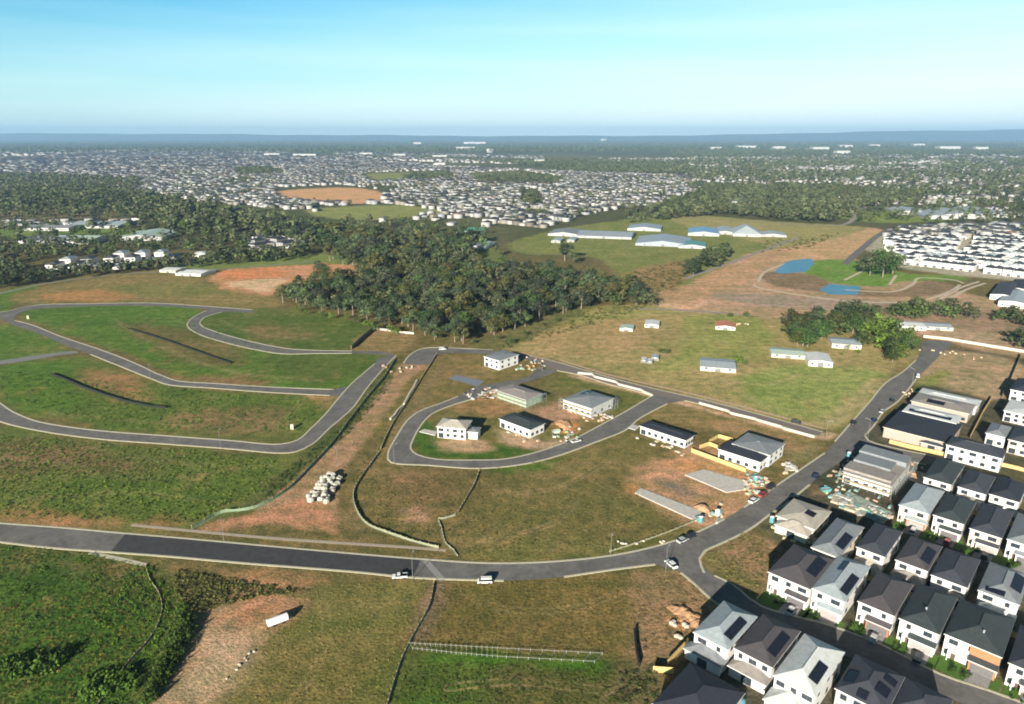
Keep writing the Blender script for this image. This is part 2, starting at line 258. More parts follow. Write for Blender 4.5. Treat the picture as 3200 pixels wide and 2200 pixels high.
PA = [
 # left loops
 ([(60,705),(300,690),(450,700),(425,735),(480,770),(640,802),(862,808),(785,880),(470,868),(330,815),(100,740)], g_green, 4, 3),
 ([(280,735),(400,740),(560,800),(520,830),(440,825),(340,780)], (.125,.115,.045), 8, 6),
 ([(560,700),(700,705),(840,745),(790,790),(620,785),(480,755),(460,715)], (.085,.125,.03), 5, 3),
 ([(560,740),(640,735),(700,765),(600,770)], (.14,.13,.05), 8, 6),
 ([(700,780),(850,800),(800,860),(650,860),(600,820)], (.085,.12,.03), 10, 8),
 ([(0,830),(170,808),(330,860),(480,885),(760,905),(690,990),(650,1000),(250,975),(60,935),(0,900)], (.098,.138,.034), 5, 4),
 ([(0,830),(120,815),(190,870),(170,930),(60,925),(0,900)], g_green, 8, 5),
 ([(190,840),(300,855),(330,905),(270,900),(200,870)], (.25,.16,.08), 8, 5),
 ([(440,850),(620,865),(560,880),(450,870)], (.2,.14,.07), 8, 5),
 ([(380,940),(640,925),(655,985),(500,985)], (.185,.14,.07), 9, 6),
 ([(690,895),(765,900),(730,925)], (.26,.18,.09), 5, 4),
 ([(0,735),(60,745),(165,800),(80,812),(0,822)], g_green, 5, 4),
 ([(0,662),(70,645),(60,680),(20,700),(0,715)], g_green, 6, 5),
 ([(40,690),(30,668),(250,628),(390,612),(480,640),(600,668),(640,690),(560,697),(300,686),(150,686)], (.20,.165,.07), 6, 6),
 ([(90,668),(250,655),(300,675),(130,684)], (.30,.18,.08), 8, 6),
 ([(250,650),(450,640),(520,665),(350,672)], (.17,.165,.06), 8, 8),
 ([(470,632),(500,615),(570,600),(740,588),(800,596),(795,625),(660,640),(610,668),(520,655)], (.46,.25,.15), 5, 5),
 ([(520,640),(640,632),(600,662),(560,655)], (.52,.38,.26), 5, 5),
 ([(500,614),(620,606),(640,625),(510,632)], (.50,.22,.11), 5, 5),
 ([(0,970),(250,1003),(640,1030),(690,1022),(600,1110),(440,1192),(0,1178)], (.10,.138,.036), 5, 5),
 ([(0,1000),(200,1020),(350,1050),(330,1080),(120,1070),(0,1060)], (.17,.125,.068), 12, 10),
 ([(150,1090),(420,1085),(560,1075),(440,1170),(250,1160)], (.09,.145,.032), 12, 8),
 ([(0,1160),(160,1165),(290,1180),(270,1198),(0,1183)], (.27,.17,.085), 4, 3),
 ([(350,1170),(430,1180),(380,1200),(300,1190)], (.22,.15,.07), 4, 3),
 # strip between road and dirt track
 ([(690,1030),(760,965),(900,815),(905,830),(860,900),(780,985),(650,1120),(580,1160),(470,1195),(590,1120)], (.075,.10,.034), 3, 2),
 # lower left scrub
 ([(0,1232),(120,1240),(330,1272),(400,1330),(430,1420),(360,1530),(330,1596),(300,1700),(0,1700)], g_lush, 5, 3),
 ([(60,1260),(230,1265),(300,1310),(200,1310)], (.15,.12,.06), 12, 8),
 ([(380,1290),(480,1280),(800,1310),(700,1350),(600,1345),(480,1380),(420,1400)], (.10,.10,.04), 8, 6),
 ([(480,1290),(640,1305),(735,1312),(700,1335),(520,1325)], (.30,.185,.10), 5, 4),
 # bottom middle
 ([(700,1340),(970,1312),(940,1440),(870,1620),(500,1640),(560,1480),(650,1400)], (.15,.145,.052), 8, 6),
 ([(600,1500),(850,1480),(870,1596),(560,1596)], (.165,.14,.055), 12, 8),
 ([(1000,1330),(1200,1320),(1430,1300),(1450,1500),(1380,1480),(940,1460)], (.148,.122,.045), 6, 5),
 ([(985,1320),(1010,1320),(960,1450),(930,1460)], (.17,.13,.085), 2, 1),
 ([(930,1478),(1150,1490),(1390,1505),(1420,1596),(1380,1700),(850,1700),(880,1590)], (.098,.10,.034), 5, 4),
 ([(980,1486),(1380,1508),(1385,1524),(1150,1512),(975,1504)], (.06,.135,.018), 3, 2),
 ([(900,1540),(1060,1540),(1040,1650),(880,1650)], (.065,.12,.022), 10, 6),
 ([(1430,1290),(1540,1285),(1580,1310),(1630,1370),(1575,1440),(1500,1510),(1440,1540),(1430,1400)], (.25,.175,.105), 4, 3),
 ([(1505,1385),(1560,1375),(1575,1400),(1545,1430),(1515,1420)], (.48,.28,.15), 3, 2),
 ([(1400,1530),(1500,1500),(1520,1700),(1400,1700)], (.13,.11,.06), 6, 4),
 # centre lower
 ([(805,1070),(880,1057),(1050,1068),(1200,1062),(1300,1020),(1450,985),(1560,1100),(1620,1180),(1500,1240),(1250,1272),(1030,1258),(850,1200),(805,1140)], (.155,.132,.056), 4, 3),
 ([(900,1070),(1080,1068),(1040,1150),(870,1120)], (.165,.125,.06), 12, 8),
 ([(1100,1130),(1350,1110),(1480,1180),(1300,1220),(1100,1200)], (.135,.128,.048), 14, 8),
 ([(910,1160),(950,1155),(960,1175),(920,1180)], (.42,.25,.19), 4, 2),
 ([(1060,1235),(1250,1225),(1500,1215),(1560,1205),(1480,1245),(1250,1270),(1060,1262)], (.14,.14,.05), 5, 4),
 ([(1200,1050),(1310,1015),(1420,990),(1440,1040),(1300,1070)], (.17,.15,.062), 8, 5),
 ([(1100,1068),(1250,1040),(1300,1020),(1240,1062)], g_green, 3, 2),
 ([(1500,1040),(1560,1010),(1640,1030),(1720,1070),(1735,1130),(1620,1200),(1560,1190),(1440,1130),(1420,1100)], (.38,.24,.15), 4, 3),
 ([(1500,1050),(1540,1035),(1680,1075),(1690,1115),(1570,1080)], (.48,.26,.135), 4, 3),
 ([(1470,1090),(1510,1085),(1600,1125),(1560,1130)], (.17,.15,.12), 4, 3),
 ([(1420,1095),(1450,1100),(1440,1125),(1415,1115)], (.50,.24,.12), 3, 2),
 # loop island and north of loop
 ([(905,825),(990,808),(1100,802),(1230,830),(1240,845),(1090,882),(960,922),(905,960),(870,1050),(850,1000)], (.155,.135,.052), 4, 3),
 ([(1000,830),(1090,828),(1100,860),(1000,855)], (.21,.155,.075), 6, 5),
 ([(960,950),(1030,912),(1200,882),(1260,850),(1440,880),(1478,903),(1400,940),(1260,1010),(1100,1037),(970,1036),(940,1020)], (.14,.132,.05), 3, 2),
 ([(1280,850),(1440,880),(1470,900),(1400,930),(1290,890)], (.12,.135,.042), 5, 4),
 ([(1030,900),(1110,890),(1180,915),(1110,940),(1020,920)], (.27,.175,.09), 6, 4),
 ([(1200,930),(1330,900),(1300,960),(1210,960)], (.35,.22,.16), 6, 4),
 ([(938,970),(970,955),(1000,1005),(1100,1008),(1170,1015),(1210,1025),(1100,1038),(955,1030),(935,1005)], g_lush, 3, 2),
 ([(985,1003),(1100,1003),(1110,1018),(1000,1018)], (.34,.24,.16), 3, 2),
 ([(1130,975),(1230,1000),(1300,990),(1310,1000),(1230,1020),(1140,1000)], (.34,.26,.18), 3, 2),
 ([(1255,960),(1300,955),(1310,985),(1265,985)], (.48,.22,.09), 3, 2),
 ([(1420,935),(1500,905),(1560,912),(1600,925),(1860,1000),(1790,1050),(1780,1010),(1560,962)], (.21,.165,.075), 3, 2),
 ([(1600,950),(1750,985),(1800,1020),(1720,1000)], (.32,.21,.12), 6, 4),
 ([(1780,1040),(1870,1000),(1860,1020),(1800,1060)], (.2,.18,.09), 3, 2),
 ([(1300,835),(1500,893),(1700,955),(1900,985),(1880,1000),(1850,995),(1500,905),(1290,850)], (.42,.30,.21), 2, 1),
 # rural land
 ([(1130,790),(1180,760),(1280,705),(1500,690),(1750,720),(2080,790),(2000,860),(1920,965),(1880,978),(1500,880),(1250,815)], (.245,.205,.095), 4, 3),
 ([(1200,765),(1400,722),(1500,755),(1400,800),(1260,805)], (.27,.20,.10), 8, 6),
 ([(1290,705),(1500,692),(1560,705),(1400,720),(1280,735)], (.22,.21,.085), 6, 5),
 ([(1560,720),(1680,715),(1740,740),(1750,780),(1640,830),(1480,840),(1560,790)], (.19,.205,.068), 6, 5),
 ([(1700,860),(1850,825),(2020,850),(1990,880),(1910,968),(1820,955),(1700,915)], (.18,.215,.07), 8, 6),
 ([(1840,960),(1900,920),(1985,860),(2000,870),(1900,970)], (.27,.24,.12), 4, 3),
 ([(1090,770),(1180,740),(1300,690),(1330,700),(1200,770),(1100,795)], (.12,.125,.05), 5, 5),
 ([(830,755),(935,760),(900,800),(800,795)], (.22,.165,.08), 3, 2),
 # earthworks
 ([(1480,690),(1560,655),(1640,610),(1760,560),(1900,512),(1990,518),(1930,580),(2100,640),(2321,700),(2400,760),(2321,810),(2100,765),(1850,735),(1700,715),(1560,705)], (.36,.255,.175), 5, 5),
 ([(1620,665),(1760,670),(2010,680),(2200,705),(2100,725),(1900,705),(1700,690)], (.30,.24,.20), 5, 6),
 ([(1990,690),(2200,700),(2420,730),(2420,800),(2321,770),(2100,735),(1960,715)], (.27,.20,.145), 5, 5),
 ([(1780,715),(2000,725),(2321,770),(2321,800),(2050,750),(1800,735)], (.36,.27,.2), 5, 5),
 ([(1490,690),(1560,660),(1600,690),(1550,700)], (.48,.32,.23), 4, 3),
 ([(1700,560),(1850,520),(1960,518),(1900,560),(1820,585),(1740,580)], (.27,.25,.11), 5, 5),
 ([(1950,520),(1990,520),(1940,575),(1850,590),(1760,590)], (.42,.29,.17), 4, 4),
 ([(1820,610),(1850,590),(1940,590),(2060,620),(2180,625),(2180,635),(2040,640),(1990,650),(1880,640)], (.13,.235,.045), 4, 3),
 ([(1725,625),(1750,615),(1850,625),(1900,650),(2040,658),(2100,635),(2160,645),(2110,670),(1960,672),(1870,662),(1760,648)], (.20,.15,.10), 3, 2),
 ([(2030,520),(2321,510),(2400,640),(2180,625),(2060,610),(1990,590),(1970,560)], (.34,.33,.28), 4, 3),
 # meadows
 ([(1150,560),(1220,530),(1400,500),(1560,488),(1800,505),(1960,515),(1760,562),(1640,612),(1560,655),(1450,640),(1330,580),(1180,575)], (.17,.195,.065), 5, 6),
 ([(1520,488),(1800,505),(1950,515),(1750,560),(1700,545),(1550,510)], (.27,.25,.11), 5, 6),
 ([(1420,620),(1560,590),(1560,640),(1490,665)], (.25,.18,.09), 5, 6),
 ([(1490,680),(1560,640),(1640,605),(1720,570),(1800,560),(1740,600),(1690,640),(1620,660),(1560,690)], (.40,.265,.17), 6, 6),
 ([(700,475),(900,465),(1000,480),(900,495),(780,498)], (.21,.235,.085), 6, 8),
 ([(640,432),(780,425),(870,438),(860,455),(800,462),(640,445)], (.50,.30,.17), 8, 10),
 ([(680,590),(840,580),(900,590),(820,600)], (.13,.19,.05), 4, 4),
 ([(760,560),(1100,560),(1100,620),(900,600)], (.13,.17,.05), 6, 8),
 ([(0,520),(300,520),(320,535),(0,540)], (.14,.21,.055), 5, 6),
 ([(0,480),(220,470),(260,490),(60,500)], (.15,.135,.07), 6, 6),
 ([(380,590),(700,575),(860,580),(700,598),(420,610)], (.15,.20,.06), 4, 5),
 ([(0,378),(90,378),(90,386),(0,392)], (.3,.28,.12), 10, 10),
 ([(1900,490),(2100,475),(2200,490),(2000,505)], (.16,.22,.06), 6, 6),
 ([(830,395),(1000,390),(980,408),(840,410)], (.2,.22,.08), 10, 10),
 # estate
 ([(1590,1260),(1700,1200),(1770,1240),(1745,1345),(1650,1325),(1595,1290)], (.23,.165,.095), 3, 2),
 ([(1600,1250),(1620,1245),(1700,1300),(1740,1335),(1650,1325),(1600,1290)], (.15,.14,.06), 2, 1),
 ([(1700,1180),(1800,1090),(2000,950),(2080,880),(2140,790),(2340,820),(2500,900),(2700,1300),(2700,1700),(1500,1700),(1560,1500),(1600,1400),(1740,1345),(1770,1240)], (.075,.075,.055), 2, 1),  # dark ground colour stands in for shade in the gaps between houses
 ([(2085,860),(2140,795),(2310,820),(2300,885),(2250,905),(2140,880)], (.33,.255,.165), 4, 3),
 ([(2080,875),(2100,850),(2140,840),(2130,878)], (.2,.22,.07), 3, 3),
]
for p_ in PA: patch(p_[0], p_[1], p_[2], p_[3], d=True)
# dirt tracks (3200-wide coordinates)
patch([(1247,1145),(1300,1120),(1330,1150),(1285,1180),(1195,1307),(1147,1374),(1085,1460),(1056,1528),(1040,1660),(900,1640),(800,1612),(924,1495),(1100,1333),(1185,1222)], (.31,.21,.135), 2, 1.2)
patch([(790,1612),(940,1560),(1045,1600),(1045,1662),(900,1640),(625,1660),(640,1640)], (.35,.20,.125), 2, 2)
patch([(1060,1640),(1100,1560),(1140,1440),(1365,1150),(1390,1130),(1300,1320),(1180,1430),(1115,1500),(1110,1580),(1180,1680)], (.17,.14,.07), 3, 2)
patch([(760,1860),(930,1868),(960,1890),(872,1950),(782,2035),(720,2140),(660,2220),(560,2420),(330,2420),(450,2200),(497,2106),(560,2000),(583,1903),(600,1860)], (.31,.215,.14), 3, 2.5)
patch([(760,1870),(920,1880),(880,1940),(740,1960),(680,1930)], (.36,.19,.11), 6, 5)
patch([(640,1980),(760,2000),(640,2190),(520,2190),(600,2060)], (.41,.315,.225), 8, 5)
patch([(1180,1030),(1290,1045),(1230,1100),(1150,1085)], (.24,.175,.09), 2, 2)
# smaller worn, dry and lusher spots inside every area
near_ = np.clip(1 - (P[:, 1] - 600) / 600, .25, 1)
for sd_, sc__, thr, cc, am in ((11, 9, .45, (.26, .185, .09), .55), (12, 14, .5, (.21, .19, .07), .5), (13, 7, .55, (.055, .085, .02), .45), (14, 4, .6, (.33, .23, .13), .4), (15, 30, .35, (.17, .15, .06), .4)):
    m__ = (np.clip((wob(P, sc__, sd_) - thr) / .35, 0, 1) * am * near_ * (P[:, 1] > 0))[:, None]; GC = GC * (1 - m__) + (GC * .35 + np.array(cc) * .65) * m__
# faint wheel tracks and mown lines
def wheel(px, col=(.30, .24, .14), gap=1.0, w_=.35, al=.5):
    q = spline(G(px), 4); A = np.array(q); sel = np.where((P[:, 0] > A[:, 0].min() - 5) & (P[:, 0] < A[:, 0].max() + 5) & (P[:, 1] > A[:, 1].min() - 5) & (P[:, 1] < A[:, 1].max() + 5))[0]; pp = P[sel]; d = np.full(len(pp), 1e9)
    for a, b in zip(A[:-1], A[1:]):
        ab = b - a; t = np.clip(((pp - a) @ ab) / max(ab @ ab, 1e-6), 0, 1); d = np.minimum(d, np.linalg.norm(pp - a - t[:, None] * ab, axis=1))
    m = (np.clip(1 - np.abs(d - gap) / (w_ + .0022 * pp[:, 1]), 0, 1) * al * np.clip(.75 + w0[sel] * .5, .2, 1))[:, None]; GC[sel] = GC[sel] * (1 - m) + np.array(col) * m
for t_ in ([(1500,1690),(1600,1672),(1740,1630),(1800,1560)], [(1480,1500),(1600,1540),(1750,1520),(1900,1440)], [(1600,1460),(1800,1530),(1980,1600)], [(1700,1445),(1850,1500),(1990,1570)], [(1560,1240),(1640,1290),(1760,1300),(1800,1380)], [(2210,1180),(2400,1200),(2520,1170),(2600,1190)], [(2100,1130),(2250,1190),(2450,1280),(2700,1260)], [(1700,1100),(1900,1060),(2100,1050),(2300,1080),(2420,1110)],
  [(300,1400),(500,1440),(760,1460),(900,1450)], [(0,1430),(200,1450),(420,1500),(640,1480)], [(100,1560),(400,1540),(700,1580)], [(700,1290),(820,1330),(900,1300),(940,1250)], [(150,1290),(350,1310),(600,1330),(850,1350)], [(360,1000),(500,1080),(720,1160),(1000,1190)], [(700,1010),(850,1050),(1020,1060)], [(1000,1850),(1020,1950),(980,2100),(900,2200)], [(1450,1850),(1560,1900),(1800,1900),(1960,1840)], [(1400,2150),(1600,2130),(1900,2160)], [(640,2200),(720,2040),(830,1930),(960,1860)], [(560,2190),(660,2010),(760,1890)], [(2900,1130),(3000,1150),(3100,1200)], [(400,860),(300,900),(500,930),(800,940)]): wheel(t_)
GC *= (1.28, 1.26, 1.16)
pq = G(Dp([(1130,790),(1280,705),(1500,690),(1750,720),(2080,790),(1920,965),(1880,978),(1500,885),(1250,815)])); pm_ = np.clip(sdist(P, pq) / 25 + .5, 0, 1)[:, None]; GC = GC * (1 + pm_ * np.array([.22, .24, .26]))
mesh_z = np.zeros(len(P))
V = np.stack([P[:, 0], P[:, 1], mesh_z], 1)
nr = len(Y); idx = np.arange(nr * ncol).reshape(nr, ncol)
Q = np.stack([idx[:-1, :-1], idx[:-1, 1:], idx[1:, 1:], idx[1:, :-1]], -1).reshape(-1, 4)
tag(link('ground', npmesh('ground', V, Q, [gm], col=np.clip(GC, .01, .9), domain='POINT')), kind='structure')

# ------------------------------------------------------------------ roads and kerbs
def sheet(name, pts, m, z, smooth=True, kind='structure', d=False):
    q = G(Dp(pts) if d else pts)
    if smooth: q = spline(q, 3, True)
    tri = geometry.tessellate_polygon([[Vector((x, y, 0)) for x, y in q]])
    mb = MB(); mb.v = [(x, y, z) for x, y in q]
    for t in tri:
        a, b, c = (Vector(q[i]) for i in t)
        if abs((b - a).cross(c - a)) < 1e-4: continue
        if (b - a).cross(c - a) < 0: t = t[::-1]
        mb.f.append(tuple(t)); mb.m.append(0)
    return tag(mb.build(name, m), kind=kind)
def offs(q, w):
    o = []
    for i, p in enumerate(q):
        a = Vector(q[max(i - 1, 0)]); b = Vector(q[min(i + 1, len(q) - 1)]); t = (b - a).normalized(); o.append((p[0] - t.y * w, p[1] + t.x * w))
    return o
def strip(name, pts, width, z, m, h=0.0, kind='structure', world=False, step=3, smooth=True, parent=None):
    q = pts if world else G(pts)
    if smooth and len(q) > 2: q = spline(q, step)
    l, r = offs(q, width / 2), offs(q, -width / 2); mb = MB()
    for i in range(len(q) - 1):
        mb.face([(*r[i], z + h), (*r[i + 1], z + h), (*l[i + 1], z + h), (*l[i], z + h)])
        if h:
            mb.face([(*r[i], z), (*r[i + 1], z), (*r[i + 1], z + h), (*r[i], z + h)]); mb.face([(*l[i + 1], z), (*l[i], z), (*l[i], z + h), (*l[i + 1], z + h)])
    if h:
        for i, s in ((0, 1), (len(q) - 1, -1)): 
            f = [(*l[i], z), (*r[i], z), (*r[i], z + h), (*l[i], z + h)]; mb.face(f if s > 0 else f[::-1])
    o = mb.build(name, m, parent)
    return tag(o, kind=kind) if kind else o
A_up = [(-160,1180),(-60,1225),(0,1260),(43,1288),(118,1317),(227,1336),(355,1350),(521,1362),(711,1376),(876,1388),(928,1376),(971,1340),(1018,1293),(1061,1241),(1100,1198),(1138,1165),(1171,1137),(1185,1118)]
A_lo = [(-160,1262),(-60,1290),(0,1317),(71,1336),(189,1357),(331,1374),(521,1388),(710,1402),(876,1416),(924,1412),(976,1388),(1028,1340),(1100,1277),(1147,1213),(1195,1156),(1238,1110)]
sheet('road', A_up + A_lo[::-1], ASPH, .050)
C_out = [(1238,1110),(1100,1104),(986,1105),(886,1106),(805,1094),(687,1066),(616,1042),(587,1021),(587,1009),(606,990),(644,971)]
C_in = [(1185,1098),(1100,1097),(924,1092),(853,1082),(758,1061),(663,1033),(630,1018),(625,1007),(644,990),(692,976)]
sheet('road', C_in + [(760,972),(700,966)] + C_out[::-1], ASPH, .054)
D_n = [(-60,985),(0,975),(28,972),(62,962),(118,953),(284,949),(474,947),(640,957),(790,968)]
D_s = [(-60,1010),(0,997),(43,997),(52,982),(95,968),(189,960),(474,956),(616,964),(790,976)]
sheet('road', D_n + D_s[::-1], ASPH, .058)
E_up = [(30,978),(40,990),(47,1002),(95,1014),(189,1051),(331,1099),(426,1137),(497,1170),(559,1191),(663,1198),(853,1210),(1042,1217),(1090,1208)]
E_lo = [(-5,990),(9,999),(47,1018),(118,1042),(213,1082),(284,1108),(379,1146),(474,1184),(530,1203),(663,1213),(853,1227),(1042,1237),(1068,1240)]
sheet('road', E_up + E_lo[::-1], ASPH, .062)
sheet('road', [(-80,1130),(0,1127),(95,1113),(200,1099),(236,1097),(244,1104),(205,1107),(118,1122),(0,1139),(-80,1145)], mat('pale_asphalt', (.22,.22,.21), .9), .066)
G_up = [(-160,1620),(0,1635),(189,1649),(379,1666),(568,1682),(853,1708),(1100,1730),(1337,1749),(1526,1760),(1716,1756),(1905,1737),(2047,1708),(2150,1675),(2210,1649),(2263,1623),(2326,1585),(2390,1543),(2451,1501),(2508,1463),(2577,1416),(2609,1380),(2674,1305),(2717,1257),(2768,1197),(2824,1160),(2862,1125),(2880,1095),(2892,1066)]
G_lo = [(-160,1672),(0,1694),(166,1713),(332,1725),(521,1739),(758,1760),(1100,1787),(1300,1806),(1574,1815),(1763,1803),(1905,1782),(2047,1764),(2128,1788),(2200,1790),(2186,1747),(2203,1722),(2244,1703),(2301,1677),(2357,1645),(2403,1610),(2451,1578),(2530,1515),(2566,1484),(2634,1439),(2690,1405),(2704,1360),(2730,1331),(2760,1288),(2803,1257),(2837,1219),(2863,1184),(2898,1150),(2941,1107),(2970,1068)]
sheet('road', G_up + G_lo[::-1], ASPH, .070)
sheet('road', [(393,1668),(568,1684),(853,1710),(1100,1732),(1315,1749),(1291,1803),(1100,1785),(758,1758),(521,1737),(346,1723)], ASPH2, .082, smooth=False)
sheet('road', [(2675,1400),(2703,1372),(2730,1384),(2781,1398),(2910,1424),(2990,1440),(3010,1460),(2893,1450),(2824,1438),(2740,1420),(2690,1412)], ASPH, .074)
S2u = [(2186,1760),(2195,1769),(2233,1799),(2289,1826),(2376,1893),(2564,1946),(2600,1957),(2750,2013),(2938,2107),(3089,2158),(3300,2235)]
S2l = [(2100,1775),(2128,1790),(2169,1822),(2222,1871),(2260,1900),(2330,1945),(2520,2010),(2640,2050),(2800,2110),(2960,2180),(3080,2225),(3300,2310)]
sheet('road', S2u + S2l[::-1], ASPH, .078)
H_out = [(1690,1150),(1645,1180),(1560,1196),(1480,1212),(1432,1239),(1365,1265),(1313,1284),(1275,1312),(1242,1360),(1212,1421),(1222,1445),(1337,1454),(1503,1464),(1645,1449),(1739,1426),(1858,1383),(1953,1345),(2000,1307),(2085,1262),(2140,1250)]
H_in = [(1740,1158),(1690,1180),(1600,1205),(1530,1222),(1493,1241),(1403,1270),(1351,1293),(1318,1326),(1289,1378),(1283,1402),(1304,1421),(1361,1435),(1479,1438),(1574,1435),(1668,1416),(1787,1374),(1882,1326),(1976,1274),(2038,1236),(2052,1222)]
sheet('road', H_out + H_in[::-1], ASPH, .086)
J_up = [(1540,1096),(1640,1108),(1735,1130),(1811,1152),(1900,1178),(2050,1216),(2200,1250),(2420,1308),(2570,1350)]
J_lo = [(1540,1104),(1640,1122),(1720,1150),(1811,1170),(1900,1198),(2050,1236),(2140,1252),(2200,1264),(2420,1322),(2560,1362)]
sheet('road', J_up + J_lo[::-1], mat('brown_asphalt', (.20,.17,.155), .9), .090)
sheet('road', [(1262,1135),(1285,1108),(1327,1090),(1370,1087),(1450,1090),(1545,1096),(1545,1104),(1400,1104),(1365,1112),(1350,1135),(1300,1140)], ASPH, .094)
KL = [A_up[1:17], A_lo[1:], C_out[1:], C_in[1:], D_n, E_up[2:12], [(284,1108),(379,1146),(474,1184),(530,1203),(663,1213),(853,1227),(1030,1236)], G_up[:15], G_up[15:20], G_up[20:26],
      G_lo[:9], G_lo[9:12], G_lo[13:22], [(2704,1360),(2730,1331),(2760,1288),(2803,1257),(2837,1219),(2863,1184)], S2u[2:], H_out[4:19], H_in[2:19], [(1740,1158),(1811,1172),(1900,1200),(2043,1236)], J_up[1:], [(2140,1252),(2200,1266),(2420,1324),(2550,1364)],
      [(2703,1357),(2714,1377),(2772,1395),(2910,1424),(2980,1436)], [(2700,1416),(2824,1440),(2893,1452)], [(1262,1135),(1285,1106),(1327,1088),(1450,1089),(1540,1094)], [(2128,1790),(2169,1824),(2222,1873),(2250,1893)]]
for k in KL: strip('kerb', k, .75, 0, KERB, .13)
strip('footpath', [(412,1640),(592,1658),(853,1682),(1100,1699),(1300,1712),(1394,1720)], 1.3, .006, mat('footpath_concrete', (.40,.34,.27), .9), .05)
strip('footpath', [(280,1728),(380,1748),(455,1766)], 1.6, .006, KERB, .05)
strip('footpath', [(1330,1752),(1345,1770),(1385,1815)], 2.0, .10, mat('patched_concrete', (.27,.27,.26), .9))
strip('path', [(2660,1330),(2770,1215),(2835,1180),(2870,1140),(2900,1075)], 1.4, .006, TIMBER, .05)
strip('path', [(1750,1125),(1900,1170),(2200,1240),(2420,1297),(2580,1340)], 1.6, .004, mat('bare_soil', (.50,.36,.25), .95), .03)
for q in ([(2370,880),(2390,850),(2450,825)], [(2355,890),(2375,900),(2440,912),(2600,935),(2750,945),(2870,940),(2960,915),(3000,890)], [(2640,905),(2780,912),(2850,890),(2880,868),(2980,875),(3010,885)], [(2640,875),(2700,845)], [(2780,890),(2800,860)], [(2900,960),(3000,900),(3060,880)], [(2920,965),(3020,905),(3080,885)]):
    strip('path', q, 2.6, .01, mat('bund_concrete', (.55,.46,.36), .9), .06)
strip('road', [(2640,825),(2690,780),(2745,735),(2780,715)], 8, .02, ASPH)
strip('road', [(1960,965),(2100,968),(2350,985)], 4, .02, mat('gravel_track', (.3,.26,.23), .95))
strip('road', [(2130,680),(2330,690),(2600,705),(2680,660),(2760,620)], 7, .02, mat('gravel_track', (.3,.26,.23), .95))
strip('road', [(2140,870),(2300,815),(2420,770),(2500,740)], 5, .02, mat('gravel_track', (.3,.26,.23), .95))
strip('road', [(-50,930),(150,885),(400,855),(700,840),(1000,815)], 5, .02, mat('grey_green_track', (.22,.23,.17), .95))
POND = mat('pond_water', (.09,.27,.41), .45, .15, .05, spec=.5)
sheet('pond', [(2427,842),(2450,822),(2480,812),(2536,808),(2546,822),(2520,849),(2441,856),(2418,850)], POND, .05, smooth=False)
sheet('pond', [(2560,905),(2593,887),(2690,896),(2680,922),(2590,920)], POND, .05, smooth=False)
sheet('concrete_slab', [(1403,1184),(1426,1172),(1515,1192),(1490,1208)], mat('slate_slab', (.20,.23,.27), .7), .12, smooth=False)

# ------------------------------------------------------------------ houses
TH = R(-43)
def add_hip(mb, x0, x1, y0, y1, z, s, m=0, gable=False):
    W, D = x1 - x0, y1 - y0
    if W <= D:
        xm = (x0 + x1) / 2; h = z + s * W / 2; a, b = ((xm, y0, h), (xm, y1, h)) if gable else ((xm, y0 + W / 2, h), (xm, y1 - W / 2, h))
        p = [(x0, y0, z), (x1, y0, z), (x1, y1, z), (x0, y1, z)]
        mb.face([p[0], p[1], a], 1 if gable else m); mb.face([p[1], p[2], b, a], m); mb.face([p[2], p[3], b], 1 if gable else m); mb.face([p[3], p[0], a, b], m)
    else:
        ym = (y0 + y1) / 2; h = z + s * D / 2; a, b = ((x0, ym, h), (x1, ym, h)) if gable else ((x0 + D / 2, ym, h), (x1 - D / 2, ym, h))
        p = [(x0, y0, z), (x1, y0, z), (x1, y1, z), (x0, y1, z)]
        mb.face([p[0], p[1], b, a], m); mb.face([p[1], p[2], b], 1 if gable else m); mb.face([p[2], p[3], a, b], m); mb.face([p[3], p[0], a], 1 if gable else m)
def hipz(x, y, x0, x1, y0, y1, z, s): return z + s * min(x - x0, x1 - x, y - y0, y1 - y)
_win = {}
def window(par, x, y, z, w_, h, face='f', dark=True):
    key = (round(w_, 1), round(h, 1), dark)
    if key not in _win:
        f = MB(); t = .09
        f.box(-w_/2-t, w_/2+t, -.07, 0, -t, 0); f.box(-w_/2-t, w_/2+t, -.07, 0, h, h+t); f.box(-w_/2-t, -w_/2, -.07, 0, 0, h); f.box(w_/2, w_/2+t, -.07, 0, 0, h)
        if w_ > 1.4: f.box(-.03, .03, -.06, 0, 0, h)
        p = MB(); p.box(-w_/2, w_/2, -.03, 0, 0, h)
        _win[key] = (f.mesh('window', FRAME if dark else WFRAME), p.mesh('pane', GLASS))
    a = {'f': 0, 'r': math.pi / 2, 'b': math.pi, 'l': -math.pi / 2}[face]
    o = link('window', _win[key][0], par, (x, y, z), a); link('pane', _win[key][1], o)
    return o
NH = [0]
